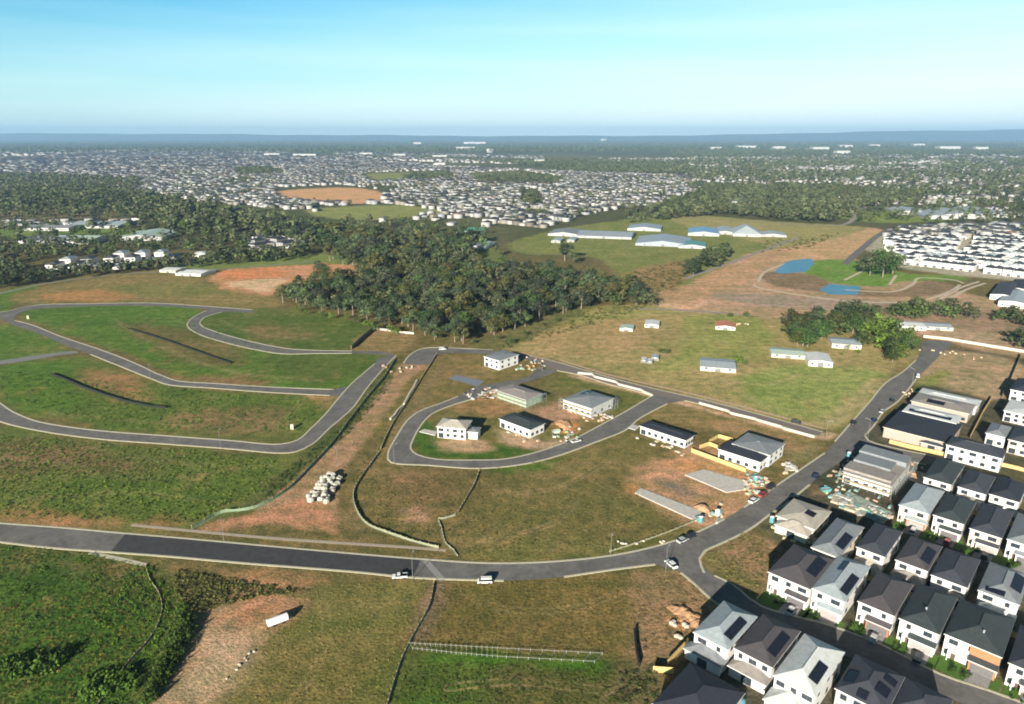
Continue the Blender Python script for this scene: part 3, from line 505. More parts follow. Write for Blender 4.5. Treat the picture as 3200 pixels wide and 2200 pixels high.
def house(label, cor, ze=6.3, wall='white', roof='slate', front=True, solar=(), ext=None, slope=.36, hip=True, th=TH, accent=None, group=None, storeys=2, over=.5, wins=True, brick=None, parapet=False, chim=None):
    q = np.array(G(cor, ze)); cu, su = math.cos(th), math.sin(th)
    U = q[:, 0] * cu + q[:, 1] * su; Vv = -q[:, 0] * su + q[:, 1] * cu
    u0, u1, v0, v1 = U.min(), U.max(), Vv.min(), Vv.max(); um, vm = (u0 + u1) / 2, (v0 + v1) / 2
    W, D = u1 - u0, v1 - v0
    if ze > 6: W += .35; D += .4; over = .35
    x0, x1, y0, y1 = -W/2, W/2, -D/2, D/2
    root = empty('house', (um * cu - vm * su, um * su + vm * cu, 0), th); tag(root, label, 'house', group)
    root['_w'] = W; root['_d'] = D
    wm = WALLS[wall]; a0, a1, b0, b1 = x0 + over, x1 - over, y0 + over, y1 - over
    r = MB()
    if parapet: r.box(a0 + .25, a1 - .25, b0 + .25, b1 - .25, ze - .5, ze - .35, 0)
    elif hip == 'skillion':
        s_ = slope * W; r.face([(x0, y0, ze), (x1, y0, ze + s_), (x1, y1, ze + s_), (x0, y1, ze)]); r.face([(x0, y0, ze - .2), (x1, y0, ze - .2), (x1, y0, ze + s_), (x0, y0, ze)], 1); r.face([(x1, y0, ze - .2), (x1, y1, ze - .2), (x1, y1, ze + s_), (x1, y0, ze + s_)], 1)
    else:
        r.box(x0, x1, y0, y1, ze - .22, ze - .003, 1, True); add_hip(r, x0, x1, y0, y1, ze, slope, 0, hip == 'gable')
        if W > 5 and D > 5 and not hip == 'gable':      # ridge capping
            hh = ze + slope * min(W, D) / 2 + .03
            if W <= D: r.bar((0, y0 + W/2, hh), (0, y1 - W/2, hh), .14, 2)
            else: r.bar((x0 + D/2, 0, hh), (x1 - D/2, 0, hh), .14, 2)
    r.build('roof', [ROOFS[roof], WFRAME if wall != 'beige' else CREAM, ROOFS[roof]], root)
    wb = MB(); wb.box(a0, a1, b0, b1, -.3, ze - (.2 if not parapet else 0), 0, mt=None); wb.build('wall', [wm], root)
    for (fx0, fy0, fx1, fy1) in solar:
        if W < D and fx0 > .5: m_k = (1 - fx0) * W / D + .02; fy0 = max(fy0, m_k); fy1 = min(fy1, 1 - m_k)
        sx0, sx1, sy0, sy1 = x0 + fx0 * W, x0 + fx1 * W, y0 + fy0 * D, y0 + fy1 * D; sp = MB()
        zz = lambda x, y: hipz(x, y, x0, x1, y0, y1, ze, slope) if not parapet else ze - .2
        c4 = [(sx0, sy0), (sx1, sy0), (sx1, sy1), (sx0, sy1)]; zc = zz((sx0 + sx1) / 2, (sy0 + sy1) / 2)
        z4 = [zz(*c_) for c_ in c4]; top = [(c_[0], c_[1], z_ + .22) for c_, z_ in zip(c4, z4)]; bot = [(c_[0], c_[1], z_ + .10) for c_, z_ in zip(c4, z4)]
        sp.face(top)
        for i in range(4): sp.face([bot[i], bot[(i+1) % 4], top[(i+1) % 4], top[i]])
        sp.build('solar_panel', PANEL, root)
    low = ze - 3.0
    if wins:
        n = max(2, int(W / 3.2))
        if ze > 5:
            for i in range(n):
                xx = a0 + (i + .5) * (a1 - a0) / n; window(root, xx, b0, ze - 2.1, (1.8, 1.2, 2.2, .9)[(i + NH[0]) % 4], 1.25, 'f')
            for i in range(3): window(root, a1, b0 + (i + .5) * (b1 - b0) / 3, ze - 2.0, 1.2, 1.1, 'r'); window(root, a0, b0 + (i + .5) * (b1 - b0) / 3, ze - 2.0, 1.0, 1.1, 'l')
        if not front and not ext:
            for i in range(n): window(root, a0 + (i + .5) * (a1 - a0) / n, b0, .25 if i == 0 else .9, 2.2 if i == 0 else 1.4, 2.1 if i == 0 else 1.3, 'f')
        for i in range(3): window(root, a1, b0 + (i + .5) * (b1 - b0) / 3, .9, 1.4, 1.2, 'r'); window(root, a0, b0 + (i + .5) * (b1 - b0) / 3, .9, 1.2, 1.2, 'l')
    NH[0] += 1
    if front:
        gx = a1 - 2.9; gd = MB(); gd.box(-2.4, 2.4, -.08, 0, 0, 2.2)
        for k in range(1, 4): gd.box(-2.35, 2.35, -.10, -.08, .55 * k - .02, .55 * k + .02)
        pj = 1.4; pw = MB(); pw.box(gx - 2.8, gx + 2.8, b0 - pj, b0 - .002, -.2, 2.75); pw.build('garage', ([REDBR, ORBR, CREAM, WHITE][NH[0] % 4] if not brick else brick) if NH[0] % 3 == 0 or brick else wm, root)
        o = gd.build('garage_door', mat('garage_door_paint', (.15, .145, .15), .5) if NH[0] % 2 else mat('pale_garage_door_paint', (.36, .34, .33), .5), root); o.location = (gx, b0 - pj, .05)
        pr = MB(); pr.box(gx - 3.1, gx + 3.1, b0 - pj - .4, b0 - .003, 2.75, 2.95, 1, True); k = pr; 
        p4 = [(gx - 3.1, b0 - pj - .4, 2.953), (gx + 3.1, b0 - pj - .4, 2.953), (gx + 3.1, b0 - .01, 3.6), (gx - 3.1, b0 - .01, 3.6)]; k.face(p4, 0); k.face([p4[0], p4[3], (gx - 3.1, b0 - .01, 2.953)], 1); k.face([p4[1], (gx + 3.1, b0 - .01, 2.953), p4[2]], 1)
        pr.build('garage_roof', [ROOFS[roof], WFRAME], root)
        dr = MB(); dr.box(a0 + 1.9, a0 + 2.9, b0 - .06, b0, 0.02, 2.1); dr.build('front_door', mat('door_paint', (.12, .08, .06), .5), root)
        ca = MB(); ca.box(a0 + 1.2, gx - 2.85, b0 - 1.3, b0 - .004, 2.6, 2.78, 0, True); ca.box(a0 + 1.25, a0 + 1.45, b0 - 1.25, b0 - 1.05, 0, 2.6); ca.build('porch', WFRAME, root)
        if wins: window(root, a0 + .85, b0, .9, .9, 1.3, 'f')
        if brick is ORBR:
            bk = MB(); bk.box(gx - 3.2, a1 + .02, b0 - .12, b0 - .001, 3.65, ze - .25); bk.build('brick_panel', brick, root)
    if ext:
        e0, e1, ed, em = ext      # fractions of the width, depth in metres, roof
        ex0, ex1 = x0 + e0 * W, x0 + e1 * W; eb = MB(); eb.box(ex0 + .4, ex1 - .4, b0 - ed + .4, b0 - .002, -.2, 2.75)
        eb.build('rear_room', wm, root); er = MB(); er.box(ex0, ex1, b0 - ed, b0 - .003, 2.75, 2.95, 1, True)
        s_ = .36; zt = 2.953; dd = ed; hx = min(dd, (ex1 - ex0) / 2)
        p = [(ex0, b0 - ed, zt), (ex1, b0 - ed, zt), (ex1, b0 - .01, zt), (ex0, b0 - .01, zt)]; a = (ex0 + hx, b0 - .01, zt + s_ * hx); b = (ex1 - hx, b0 - .01, zt + s_ * hx)
        er.face([p[0], p[1], b, a]) if hx < (ex1 - ex0) / 2 - .01 else er.face([p[0], p[1], a]); er.face([p[1], p[2], b]); er.face([p[3], p[0], a])
        er.build('rear_roof', [ROOFS[em], WFRAME], root)
        if wins: window(root, (ex0 + ex1) / 2, b0 - ed + .4, .2, 2.4, 2.1, 'f')
    if chim:
        vt = MB(); vt.cyl((0, 0), .22, .22, 0, .6, 8); vt.cyl((0, 0), .34, .1, .6, .8, 8); o = vt.build('roof_vent', STEEL, root); o.location = (x0 + chim[0] * W, y0 + chim[1] * D, hipz(x0 + chim[0] * W, y0 + chim[1] * D, x0, x1, y0, y1, ze, slope) - .05)
    return root, (W, D)
HS = []
def H(*a, **k):
    o = house(*a, **k); HS.append((o, k)); return o
gr1 = 'two-storey houses fronting the shaded street'
SR = (.66, .15, .92, .72)
H('brown-grey tiled house with a solar panel strip, at the corner behind the bare block', [(2406,1788),(2480,1703),(2598,1745),(2541,1830)], 6.4, 'white', 'purple', True, [(.70,.30,.93,.85)], group=gr1)
H('pale blue-grey roofed house with two dark solar arrays on the shaded street', [(2538,1838),(2622,1738),(2712,1768),(2640,1880)], 6.4, 'white', 'light', True, [(.72,.12,.95,.6),(.30,.55,.46,.8)], group=gr1)
H('house with plain brown-grey tiles and a red brick garage wall on the shaded street', [(2683,1878),(2739,1795),(2852,1826),(2799,1916)], 6.4, 'white', 'purple', True, brick=REDBR, group=gr1)
H('house with plain dark green-grey roof and white balcony above its garage', [(2811,1931),(2871,1833),(2991,1867),(2938,1972)], 6.4, 'white', 'green', True, group=gr1, chim=(.5, .3))
H('large dark roofed house with orange brick front beside the shaded street', [(2953,1980),(3006,1882),(3171,1935),(3126,2040)], 6.4, 'white', 'green', True, brick=ORBR, group=gr1, chim=(.6, .25))
H('white fronted house with slate roof next to the orange brick one', [(3153,2070),(3205,1960),(3330,2010),(3285,2110)], 6.4, 'white', 'slate', True, group=gr1)
gr2 = 'two-storey houses seen from the back'
H('light grey roofed house with a square solar array, behind the two-array house', [(2544,1700),(2626,1622),(2693,1655),(2620,1742)], 6.3, 'cream', 'mid', False, [(.66,.2,.94,.6)], ext=(0, 1, 2.6, 'mid'), group=gr2)
H('plain grey tiled house left of the one with a large solar array', [(2677,1708),(2739,1634),(2817,1665),(2762,1728)], 6.3, 'white', 'slate', False, ext=(.05, 1, 2.8, 'beige'), group=gr2)
H('grey-brown tiled house with a large dark solar array on its right slope', [(2803,1745),(2848,1675),(2938,1717),(2897,1784)], 6.3, 'white', 'purple', False, [(.66,.1,.94,.7)], ext=(0, 1, 3, 'taupe'), group=gr2)
H('grey tiled house with a tan timber pergola corner, seen from the back', [(2927,1792),(2957,1713),(3062,1750),(3021,1836)], 6.3, 'white', 'slate', False, ext=(.5, 1, 2.4, 'taupe'), group=gr2)
H('light grey roofed house with two solar arrays near the right edge', [(3062,1833),(3100,1758),(3209,1803),(3185,1890)], 6.3, 'white', 'mid', False, [(.68,.3,.94,.85),(.16,.04,.62,.14)], ext=(.1, 1, 3, 'white'), group=gr2)
gr3 = 'two-storey houses of the middle row'
H('pale grey roofed house with cream gabled front, leftmost of the middle row', [(2810,1577),(2862,1515),(2941,1532),(2907,1600)], 6.2, 'cream', 'light', True, group=gr3)
H('dark roofed house with white upper wall over a grey garage, second of the middle row', [(2917,1608),(2965,1546),(3051,1567),(3007,1632)], 6.2, 'white', 'green', True, group=gr3)
H('dark slate roofed house with double brown garage, third of the middle row', [(3031,1650),(3072,1577),(3165,1598),(3137,1665)], 6.2, 'cream', 'slate', True, group=gr3)
H('teal-grey roofed house at the right edge of the middle row', [(3148,1684),(3195,1606),(3285,1640),(3250,1706)], 6.2, 'white', 'mid', True, group=gr3)
gr4 = 'two-storey houses below the side street corner'
H('dark green-grey roofed house casting its shadow over the side street end', [(2893,1492),(2931,1431),(3007,1453),(2975,1512)], 6.2, 'white', 'green', False, ext=(0, 1, 2.5, 'green'), group=gr4)
H('navy tiled house between the green-grey roof and the right edge', [(3000,1522),(3027,1467),(3110,1491),(3080,1540)], 6.2, 'white', 'slate', False, ext=(0, .9, 2.6, 'taupe'), group=gr4)
H('slate tiled house at the right edge below the long white wall', [(3103,1546),(3120,1491),(3210,1512),(3185,1565)], 6.2, 'white', 'navy', False, group=gr4)
gr5 = 'houses below the shaded street'
H('pale grey house with one solar strip, beside the bare block below the shaded street', [(2173,1972),(2263,1878),(2361,1931),(2271,2028)], 6.4, 'white', 'light', False, [(.70,.12,.92,.72)], ext=(-.08, 1.0, 3.4, 'mid'), group=gr5)
H('brown-grey roofed house with solar strip and grey lean-to below the shaded street', [(2308,2017),(2376,1931),(2500,1972),(2413,2085)], 6.4, 'white', 'purple', False, [(.70,.12,.92,.72)], ext=(0, 1, 3.0, 'taupe'), group=gr5)
H('bright white roofed house with one short dark solar panel', [(2418,2110),(2515,1991),(2638,2038),(2545,2165)], 6.4, 'white', 'white', False, [(.68,.1,.90,.55)], ext=(0, .9, 5.0, 'white'), group=gr5)
H('slate tiled house with several scattered solar arrays at the bottom edge', [(2611,2150),(2671,2059),(2826,2115),(2765,2215)], 6.4, 'grey', 'slate', False, [(.66,.1,.9,.5),(.40,.04,.6,.18),(.7,.6,.93,.85),(.08,.2,.28,.5)], group=gr5)
H('dark roofed house cut by the bottom edge at the right', [(2792,2205),(2841,2126),(2976,2186),(2925,2270)], 6.4, 'white', 'slate', False, group=gr5)
H('large navy roofed house filling the bottom edge, with a blue rain tank beside it', [(2040,2195),(2165,2085),(2330,2165),(2200,2300)], 5.6, 'grey', 'navy', False, group=gr5)
gr6 = 'long houses around the side street'
H('long two-storey white house whose many-windowed side wall faces the lawn', [(2963,1390),(2976,1364),(3146,1405),(3134,1428)], 6.2, 'white', 'slate', False, slope=.3, group=gr6)
H('dark tiled corner house with cream side wall behind the yellow fence', [(2776,1338),(2793,1300),(2986,1322),(2976,1371)], 4.8, 'beige', 'navy', False, slope=.10, group=gr6, ext=(.6, .95, 2, 'slate'))
H('long white roofed house with one full-length black solar strip', [(2831,1281),(2841,1262),(3002,1300),(2989,1324)], 5.2, 'white', 'white', False, [(.10,.12,.88,.42)], slope=.12, group=gr6)
H('long taupe roofed house with short brown panel, behind the black-strip roof', [(2845,1252),(2886,1243),(3052,1265),(3031,1291)], 4.8, 'beige', 'taupe', False, [(.25,.15,.55,.40)], slope=.12, group=gr6)
H('long bright white roof, last house before the bare fenced block', [(2876,1232),(2884,1212),(3064,1252),(3054,1272)], 4.4, 'white', 'white', False, slope=.12, group=gr6)
H('grey three-strip roofed house under construction with a long white wall', [(2631,1472),(2714,1410),(2840,1437),(2793,1512)], 4.6, 'pale', 'taupe', False, slope=.10, group=gr6)
H('half-built house with pale roof sheets and one square black panel beside the road', [(2439,1596),(2501,1564),(2594,1604),(2530,1650)], 4.0, 'cream', 'beige', False, [(.55,.40,.78,.85)], slope=.16, group=gr6, ext=(.1, .95, 4.5, 'beige'))
gr7 = 'white houses near the right edge'
H('white house with dark roof, topmost against the right edge', [(3170,1210),(3180,1180),(3260,1200),(3250,1235)], 6.0, 'white', 'navy', False, group=gr7)
H('white house with flat white roof just below the topmost one at the right edge', [(3140,1275),(3165,1252),(3270,1270),(3240,1305)], 5.2, 'white', 'white', False, slope=.1, group=gr7)
H('small grey roofed white house with stepped gable left of the right edge', [(3080,1350),(3108,1322),(3165,1335),(3145,1368)], 5.0, 'white', 'mid', False, group=gr7)
H('dark roofed white house at the right edge above the cream one', [(3160,1375),(3170,1335),(3270,1350),(3255,1395)], 6.0, 'cream', 'slate', False, group=gr7)
gr8 = 'new houses inside and beside the loop road'
H('long single-storey white house with dark blue roof on the dry slope', [(1997,1330),(2046,1320),(2170,1361),(2141,1376)], 3.9, 'white', 'navy', False, slope=.16, group=gr8)
H('modern white house with dark front roof, left half of the pair above the orange dirt', [(2244,1400),(2290,1378),(2412,1418),(2373,1444)], 4.6, 'white', 'navy', False, slope=.16, group=gr8)
H('taller house with pale grey metal roof, back half of the pair above the orange dirt', [(2292,1382),(2356,1357),(2450,1390),(2402,1422)], 5.4, 'white', 'mid', False, slope=.12, group=gr8)
H('tall white rendered house with beige roof casting a long shadow on the loop lawn', [(1362,1333),(1390,1306),(1470,1312),(1458,1340)], 5.4, 'white', 'beige', False, th=R(-12), slope=.3, group=gr8)
H('low house with dark roof and white side wall in the middle of the loop', [(1562,1309),(1595,1292),(1698,1320),(1662,1342)], 4.2, 'white', 'green', False, slope=.22, group=gr8)
hn, _ = H('unfinished house wrapped in green netting with grey roof', [(1560,1222),(1600,1200),(1694,1228),(1650,1248)], 4.2, 'green', 'taupe', False, slope=.14, wins=False, group=gr8)
H('two-storey grey house with dark and white roof planes on the right of the loop', [(1777,1254),(1826,1218),(1918,1243),(1850,1276)], 4.9, 'pale', 'mid', False, [(.15,.55,.32,.9)], slope=.16, group=gr8)
H('white two-storey house with square windows beside the upper road', [(1520,1114),(1545,1102),(1618,1106),(1560,1128)], 5.8, 'white', 'mid', False, slope=.1, group=gr8)
H('white garage block attached beside the tall rendered house', [(1460,1348),(1470,1332),(1496,1334),(1494,1352)], 3.6, 'pale', 'mid', False, th=R(-12), slope=.2, wins=False, group=gr8)

# raised roof strips of the house under construction
for (o_, (W_, D_)), k_ in HS:
    if 'three-strip' in o_['label']:
        for i, (ya, yb, xa, xb, zz) in enumerate(((.06, .34, .0, .95, .25), (.38, .66, .04, .80, .75), (.70, .97, .0, .98, 1.2))):
            m2 = MB(); m2.box(-W_/2 + xa * W_, -W_/2 + xb * W_, -D_/2 + ya * D_, -D_/2 + yb * D_, 4.6, 5.3 + zz, 0, True); m2.build('upper_roof', ROOFS['mid'] if i else ROOFS['taupe'], o_)
# scaffold on the netted house
def scaffold(label, root, W, D, h=6.2, group=None):
    o = empty('scaffold', root.location, root.rotation_euler.z); tag(o, label, 'scaffold', group)
    p = MB(); x0, x1, y0, y1 = -W/2 - .6, W/2 + .6, -D/2 - .6, D/2 + .6; pl = MB()
    for sx in (x0, x0 - .0): pass
    for y in (y0, y0 - 1.1):
        n = int((x1 - x0) / 2.4)
        for i in range(n + 1): p.bar((x0 + i * (x1 - x0) / n, y, 0), (x0 + i * (x1 - x0) / n, y, h), .05)
        for z in (2, 4, h - .1): p.bar((x0, y, z), (x1, y, z), .05)
    for z in (1.9, 3.9): pl.box(x0, x1, y0 - 1.05, y0 - .05, z, z + .06, 0, True)
    for x in (x1, x1 + 1.1):
        n = int((y1 - y0) / 2.4)
        for i in range(n + 1): p.bar((x, y0 + i * (y1 - y0) / n, 0), (x, y0 + i * (y1 - y0) / n, h), .05)
        for z in (2, 4, h - .1): p.bar((x, y0, z), (x, y1, z), .05)
    p.build('tubes', STEEL, o); pl.build('deck', TIMBER, o)
for (o_, (W_, D_)), k_ in HS:
    if o_ is hn: scaffold('tube scaffold around the green netted house', o_, W_, D_, 4.6)
for (o_, (W_, D_)), k_ in HS:
    if 'three-strip' in o_['label']: scaffold('tube scaffold around the three-strip grey roof', o_, W_, D_, 4.8)
    if 'right of the loop' in o_['label']: scaffold('tube scaffold on the two-storey grey house right of the loop', o_, W_, D_, 5.6)

# driveways, lawns, street fences of the front-facing houses
DRV = mat('driveway_concrete', (.30, .29, .29), .85); LAWN = mat('lawn', (.075, .15, .022), .95, .35, 2.5, bump=.5)
def loc2w(o, x, y): c_, s_ = math.cos(o.rotation_euler.z), math.sin(o.rotation_euler.z); return (o.location.x + x * c_ - y * s_, o.location.y + x * s_ + y * c_)
for (o_, (W_, D_)), k_ in HS:
    gg = o_.get('group')
    if gg in (gr1, gr3):
        ln = 5.2; a1 = W_/2 - .5; gx = a1 - 2.9; yb = -D_/2 + .5
        for nm, xa, xb, m_, z_ in (('lawn', -W_/2 + .2, gx - 2.5, LAWN, .016), ('driveway', gx - 2.4, gx + 2.4, DRV, .024), ('lawn', gx + 2.5, W_/2 + 1.0, LAWN, .016)):
            q_ = [loc2w(o_, xa, yb - 1.5 - ln), loc2w(o_, xb, yb - 1.5 - ln), loc2w(o_, xb, yb - (1.4 if nm == 'driveway' else .1)), loc2w(o_, xa, yb - (1.4 if nm == 'driveway' else .1))]
            m2 = MB(); m2.face([(*p_, z_) for p_ in q_]); tag(m2.build(nm, m_), kind='structure')
def wstrip(name, q, width, m, h, label, cat, group=None, rails=True):
    o = strip(name, q, width, 0.0, m, h, kind=None, world=True, smooth=False); tag(o, label, cat, group); return o
def paling(label, px, h=1.8, m=TIMBER, group='timber paling fences', z=0.0, world=False, cap=True):
    q = px if world else G(px); o = empty('paling_fence', (0, 0, 0)); tag(o, label, 'fence', group)
    a = MB(); b = MB()
    for i in range(len(q) - 1):
        p0, p1 = Vector(q[i]), Vector(q[i + 1]); d = p1 - p0; Ln = d.length; t = d.normalized(); nrm = Vector((-t.y, t.x)); n = max(1, int(Ln / .45))
        for k in range(n):       # boards of slightly different height
            s0 = p0 + d * (k / n); s1 = p0 + d * ((k + .93) / n); hh = h + random.Random(k * 7 + i).uniform(-.04, .04)
            for sgn in (1, -1):
                w_ = nrm * .04 * sgn; f = [(*(s0 + w_), 0), (*(s1 + w_), 0), (*(s1 + w_), hh), (*(s0 + w_), hh)]; a.face(f if sgn < 0 else f[::-1])
            a.face([(*(s0 - nrm*.04), hh), (*(s1 - nrm*.04), hh), (*(s1 + nrm*.04), hh), (*(s0 + nrm*.04), hh)])
        for zz in (.4, h - .3): b.bar((*(p0 + nrm * .07), zz), (*(p1 + nrm * .07), zz), .05, 0, 4)
    a.build('palings', m, o); b.build('rail', m, o); return o
paling('pale yellow timber fence along the side street below the cream side wall', [(2778,1385),(2835,1400),(2962,1428)], 1.8)
paling('orange-yellow timber fence across the dirt left of the white modern house', [(2160,1413),(2200,1428),(2330,1476)], 1.8)
paling('short yellow timber fence behind the white modern house', [(2185,1402),(2215,1392),(2242,1402)], 1.7)
paling('yellow timber fence behind the pale grey metal roof house', [(2215,1385),(2245,1368),(2290,1380)], 1.7)
paling('yellow timber fence right of the long white house lawn', [(3120,1455),(3165,1465),(3260,1490)], 1.6)
paling('fence running away along the yards between the corner house and the right edge', [(3030,1372),(3072,1290),(3100,1245)], 1.7)
paling('dark fence at the right edge of the bare fenced block', [(3130,1240),(3155,1195),(3190,1110)], 1.6, mat('dark_timber', (.16,.15,.10), .9))
paling('yellow timber formwork fence right of the half-built house', [(2492,1745),(2560,1725),(2600,1680)], 1.5)
paling('yellow timber fence at the back of the navy roofed house', [(2040,2100),(2105,2105)], 1.8)
paling('leaning yellow fence panel beside the pale roofed corner house', [(2085,2078),(2140,2020)], 1.6)
for lab, ga_, gb_, off in (('timber fence between the shaded street houses and those behind', gr1, gr2, 0), ('timber fence behind the middle row of houses', gr3, gr4, 0)):
    hs = [h_ for h_, k_ in HS if h_[0].get('group') == ga_]; c_, s_ = math.cos(TH), math.sin(TH)
    vv = max(-h_[0].location.x * s_ + h_[0].location.y * c_ + h_[1][1] / 2 for h_ in hs) + 1.5
    us = [h_[0].location.x * c_ + h_[0].location.y * s_ for h_ in hs]; ua, ub = min(us) - 6, max(us) + 6
    paling(lab, [(ua * c_ - vv * s_, ua * s_ + vv * c_), (ub * c_ - vv * s_, ub * s_ + vv * c_)], 1.7, world=True)

# ------------------------------------------------------------------ walls, fences
BLOCKW = mat('pale_sandstone_blocks', (.56, .51, .44), .9, .15, 1.0)
def wall(label, px, h, width=.6, m=BLOCKW, group='pale retaining walls', name='retaining_wall'):
    o = strip(name, px, width, 0, m, h, kind=None, smooth=False); return tag(o, label, 'wall', group)
wall('white block wall along the upper right of the loop road', [(1806,1168),(1850,1172),(1860,1180),(1925,1196),(1935,1204),(2005,1222),(2015,1228),(2038,1238)], 1.1, 1.0)
wall('long white block wall with small steps beside the brown lane', [(2185,1262),(2275,1287),(2285,1294),(2360,1312),(2368,1316),(2440,1336),(2450,1342),(2545,1368)], 1.1, .8)
wall('upper white block wall beside the red dirt track', [(1303,1191),(1292,1215),(1280,1232),(1270,1252),(1262,1266)], 1.0, .8)
wall('lower white block wall beside the red dirt track, after the gap', [(1258,1272),(1243,1285),(1232,1302),(1220,1312)], 1.0, .8)
wall('cream wall at the back of the small dry block near the woods', [(1171,1029),(1215,1034),(1230,1038),(1294,1044)], 1.2, .6)
wall('dark timber retaining wall at the left of the small dry block', [(1098,1092),(1130,1062),(1166,1032)], 2.6, .5, mat('dark_timber', (.16,.15,.10), .9), 'dark retaining walls')
wall('long pale wall at the head of the new road', [(2885,1054),(2960,1062),(3104,1086),(3250,1110)], 1.6, .8)
wall('dark sloping retaining wall across the upper left field', [(400,1028),(460,1046),(520,1066),(600,1094),(670,1119),(722,1137)], 1.0, .3, mat('black_timber', (.02,.022,.018), .9), 'dark retaining walls')
wall('dark retaining wall curving across the lower left field', [(158,1170),(200,1186),(260,1212),(330,1237),(400,1258),(470,1272),(520,1276)], 1.15, .35, mat('black_timber', (.02,.022,.018), .9), 'dark retaining walls')
wall('thin dark wall at the left of the rubble on the bare corner block', [(1982,1975),(1988,2040),(1998,2085)], 1.4, .35, mat('black_timber', (.02,.022,.018), .9), 'dark retaining walls')
FAB = mat('silt_fence_cloth', (.25, .26, .18), .9, .25, .8)
def silt(label, px, h=.5, sp=3.0, m=FAB, cat='fence', group='silt fences along the dry blocks', rail=False):
    q = spline(G(px), 2.0) if len(px) > 2 else spline([G(px)[0], ((G(px)[0][0] + G(px)[1][0]) / 2, (G(px)[0][1] + G(px)[1][1]) / 2), G(px)[1]], 2)
    o = empty('silt_fence', (0, 0, 0)); tag(o, label, cat, group); mb = MB(); rr = random.Random(len(px) * 13 + int(px[0][0]))
    l, r = offs(q, .05), offs(q, -.05); hs = [h * rr.uniform(.75, 1.05) for _ in q]
    for i in range(len(q) - 1):
        mb.face([(*r[i], 0), (*r[i+1], 0), (*r[i+1], hs[i+1]), (*r[i], hs[i])]); mb.face([(*l[i+1], 0), (*l[i], 0), (*l[i], hs[i]), (*l[i+1], hs[i+1])]); mb.face([(*r[i], hs[i]), (*r[i+1], hs[i+1]), (*l[i+1], hs[i+1]), (*l[i], hs[i])])
        # spoil flap laid on the soil beside the cloth
        ll = offs([q[i], q[i+1]], .5); mb.face([(*l[i], .03), (*l[i+1], .03), (*ll[1], .05), (*ll[0], .05)][::-1])
    mb.build('cloth', m, o); pm = MB(); pm.box(-.05, .05, -.05, .05, 0, h + .25, 0, True); me = pm.mesh('post', TIMBER)
    step = max(1, int(sp / 2.0)); step = max(step, len(q) // 95 + 1)
    for i in range(0, len(q), step): link('post', me, o, (*q[i], 0))
    return o
silt('pale cloth silt fence curving down through the green scrub', [(455,1766),(469,1813),(495,1851),(507,1907),(488,1964),(455,2012),(403,2068),(332,2163),(300,2215)])
silt('cloth silt fence running down to the bottom edge right of centre', [(1356,1822),(1342,1893),(1289,1993),(1256,2059),(1232,2130),(1209,2210)], .8)
silt('cloth silt fence from the road up to the fork of the bare gully', [(1430,1738),(1418,1720),(1394,1699),(1379,1647),(1370,1625)])
silt('cloth silt fence from the fork up to the loop road', [(1372,1624),(1422,1612),(1445,1580),(1462,1552),(1485,1510),(1497,1475)], .9)
silt('cloth silt fence curving around the left of the lower dry block', [(1370,1713),(1290,1692),(1218,1668),(1147,1638),(1112,1588),(1106,1538),(1126,1498),(1160,1450),(1185,1415)], .9)
silt('cloth silt fence between the dirt track and the loop road', [(1190,1405),(1225,1330),(1270,1260),(1310,1195),(1345,1140),(1365,1108)], .9)
silt('green mesh fence on the verge between the road and the dirt track', [(1236,1122),(1200,1180),(1150,1240),(1100,1305),(1040,1385),(980,1450),(880,1545),(790,1590),(690,1604),(640,1630),(600,1652)], 1.2, m=mat('green_mesh', (.20,.27,.17), .9, .2, 1))
silt('low silt fence at the foot of the houses dirt block', [(1905,1725),(2020,1688),(2110,1655),(2190,1620)], .6)
# timber ladder-like rails across the bottom field
o = empty('rail_fence'); tag(o, 'double white rail fence laid across the field above the green strip', 'fence'); mb = MB()
ra, rb_ = G([(1280,2014),(1420,2022),(1560,2030),(1882,2046)]), G([(1290,2030),(1420,2044),(1560,2056),(1858,2072)])
for q in (ra, rb_):
    for i in range(3): mb.bar((*q[i], .55), (*q[i+1], .55), .045, 0, 4)
mb.build('rail', mat('white_timber', (.36,.36,.33), .8), o)
pm = MB(); pm.box(-.05, .05, -.05, .05, 0, .8, 0, True); me = pm.mesh('post', mat('white_timber', (.36,.36,.33), .8))
def lerpq(q, t):
    t *= len(q) - 1; i = min(int(t), len(q) - 2); t -= i; return (q[i][0] + (q[i+1][0] - q[i][0]) * t, q[i][1] + (q[i+1][1] - q[i][1]) * t)
cr = MB()
for i in range(27):
    a_, b_ = lerpq(ra, i / 26), lerpq(rb_, i / 26); link('post', me, o, (*a_, 0)); link('post', me, o, (*b_, 0)); cr.bar((*a_, .5), (*b_, .5), .04, 0, 4)
cr.build('cross_rail', mat('white_timber', (.36,.36,.33), .8), o)

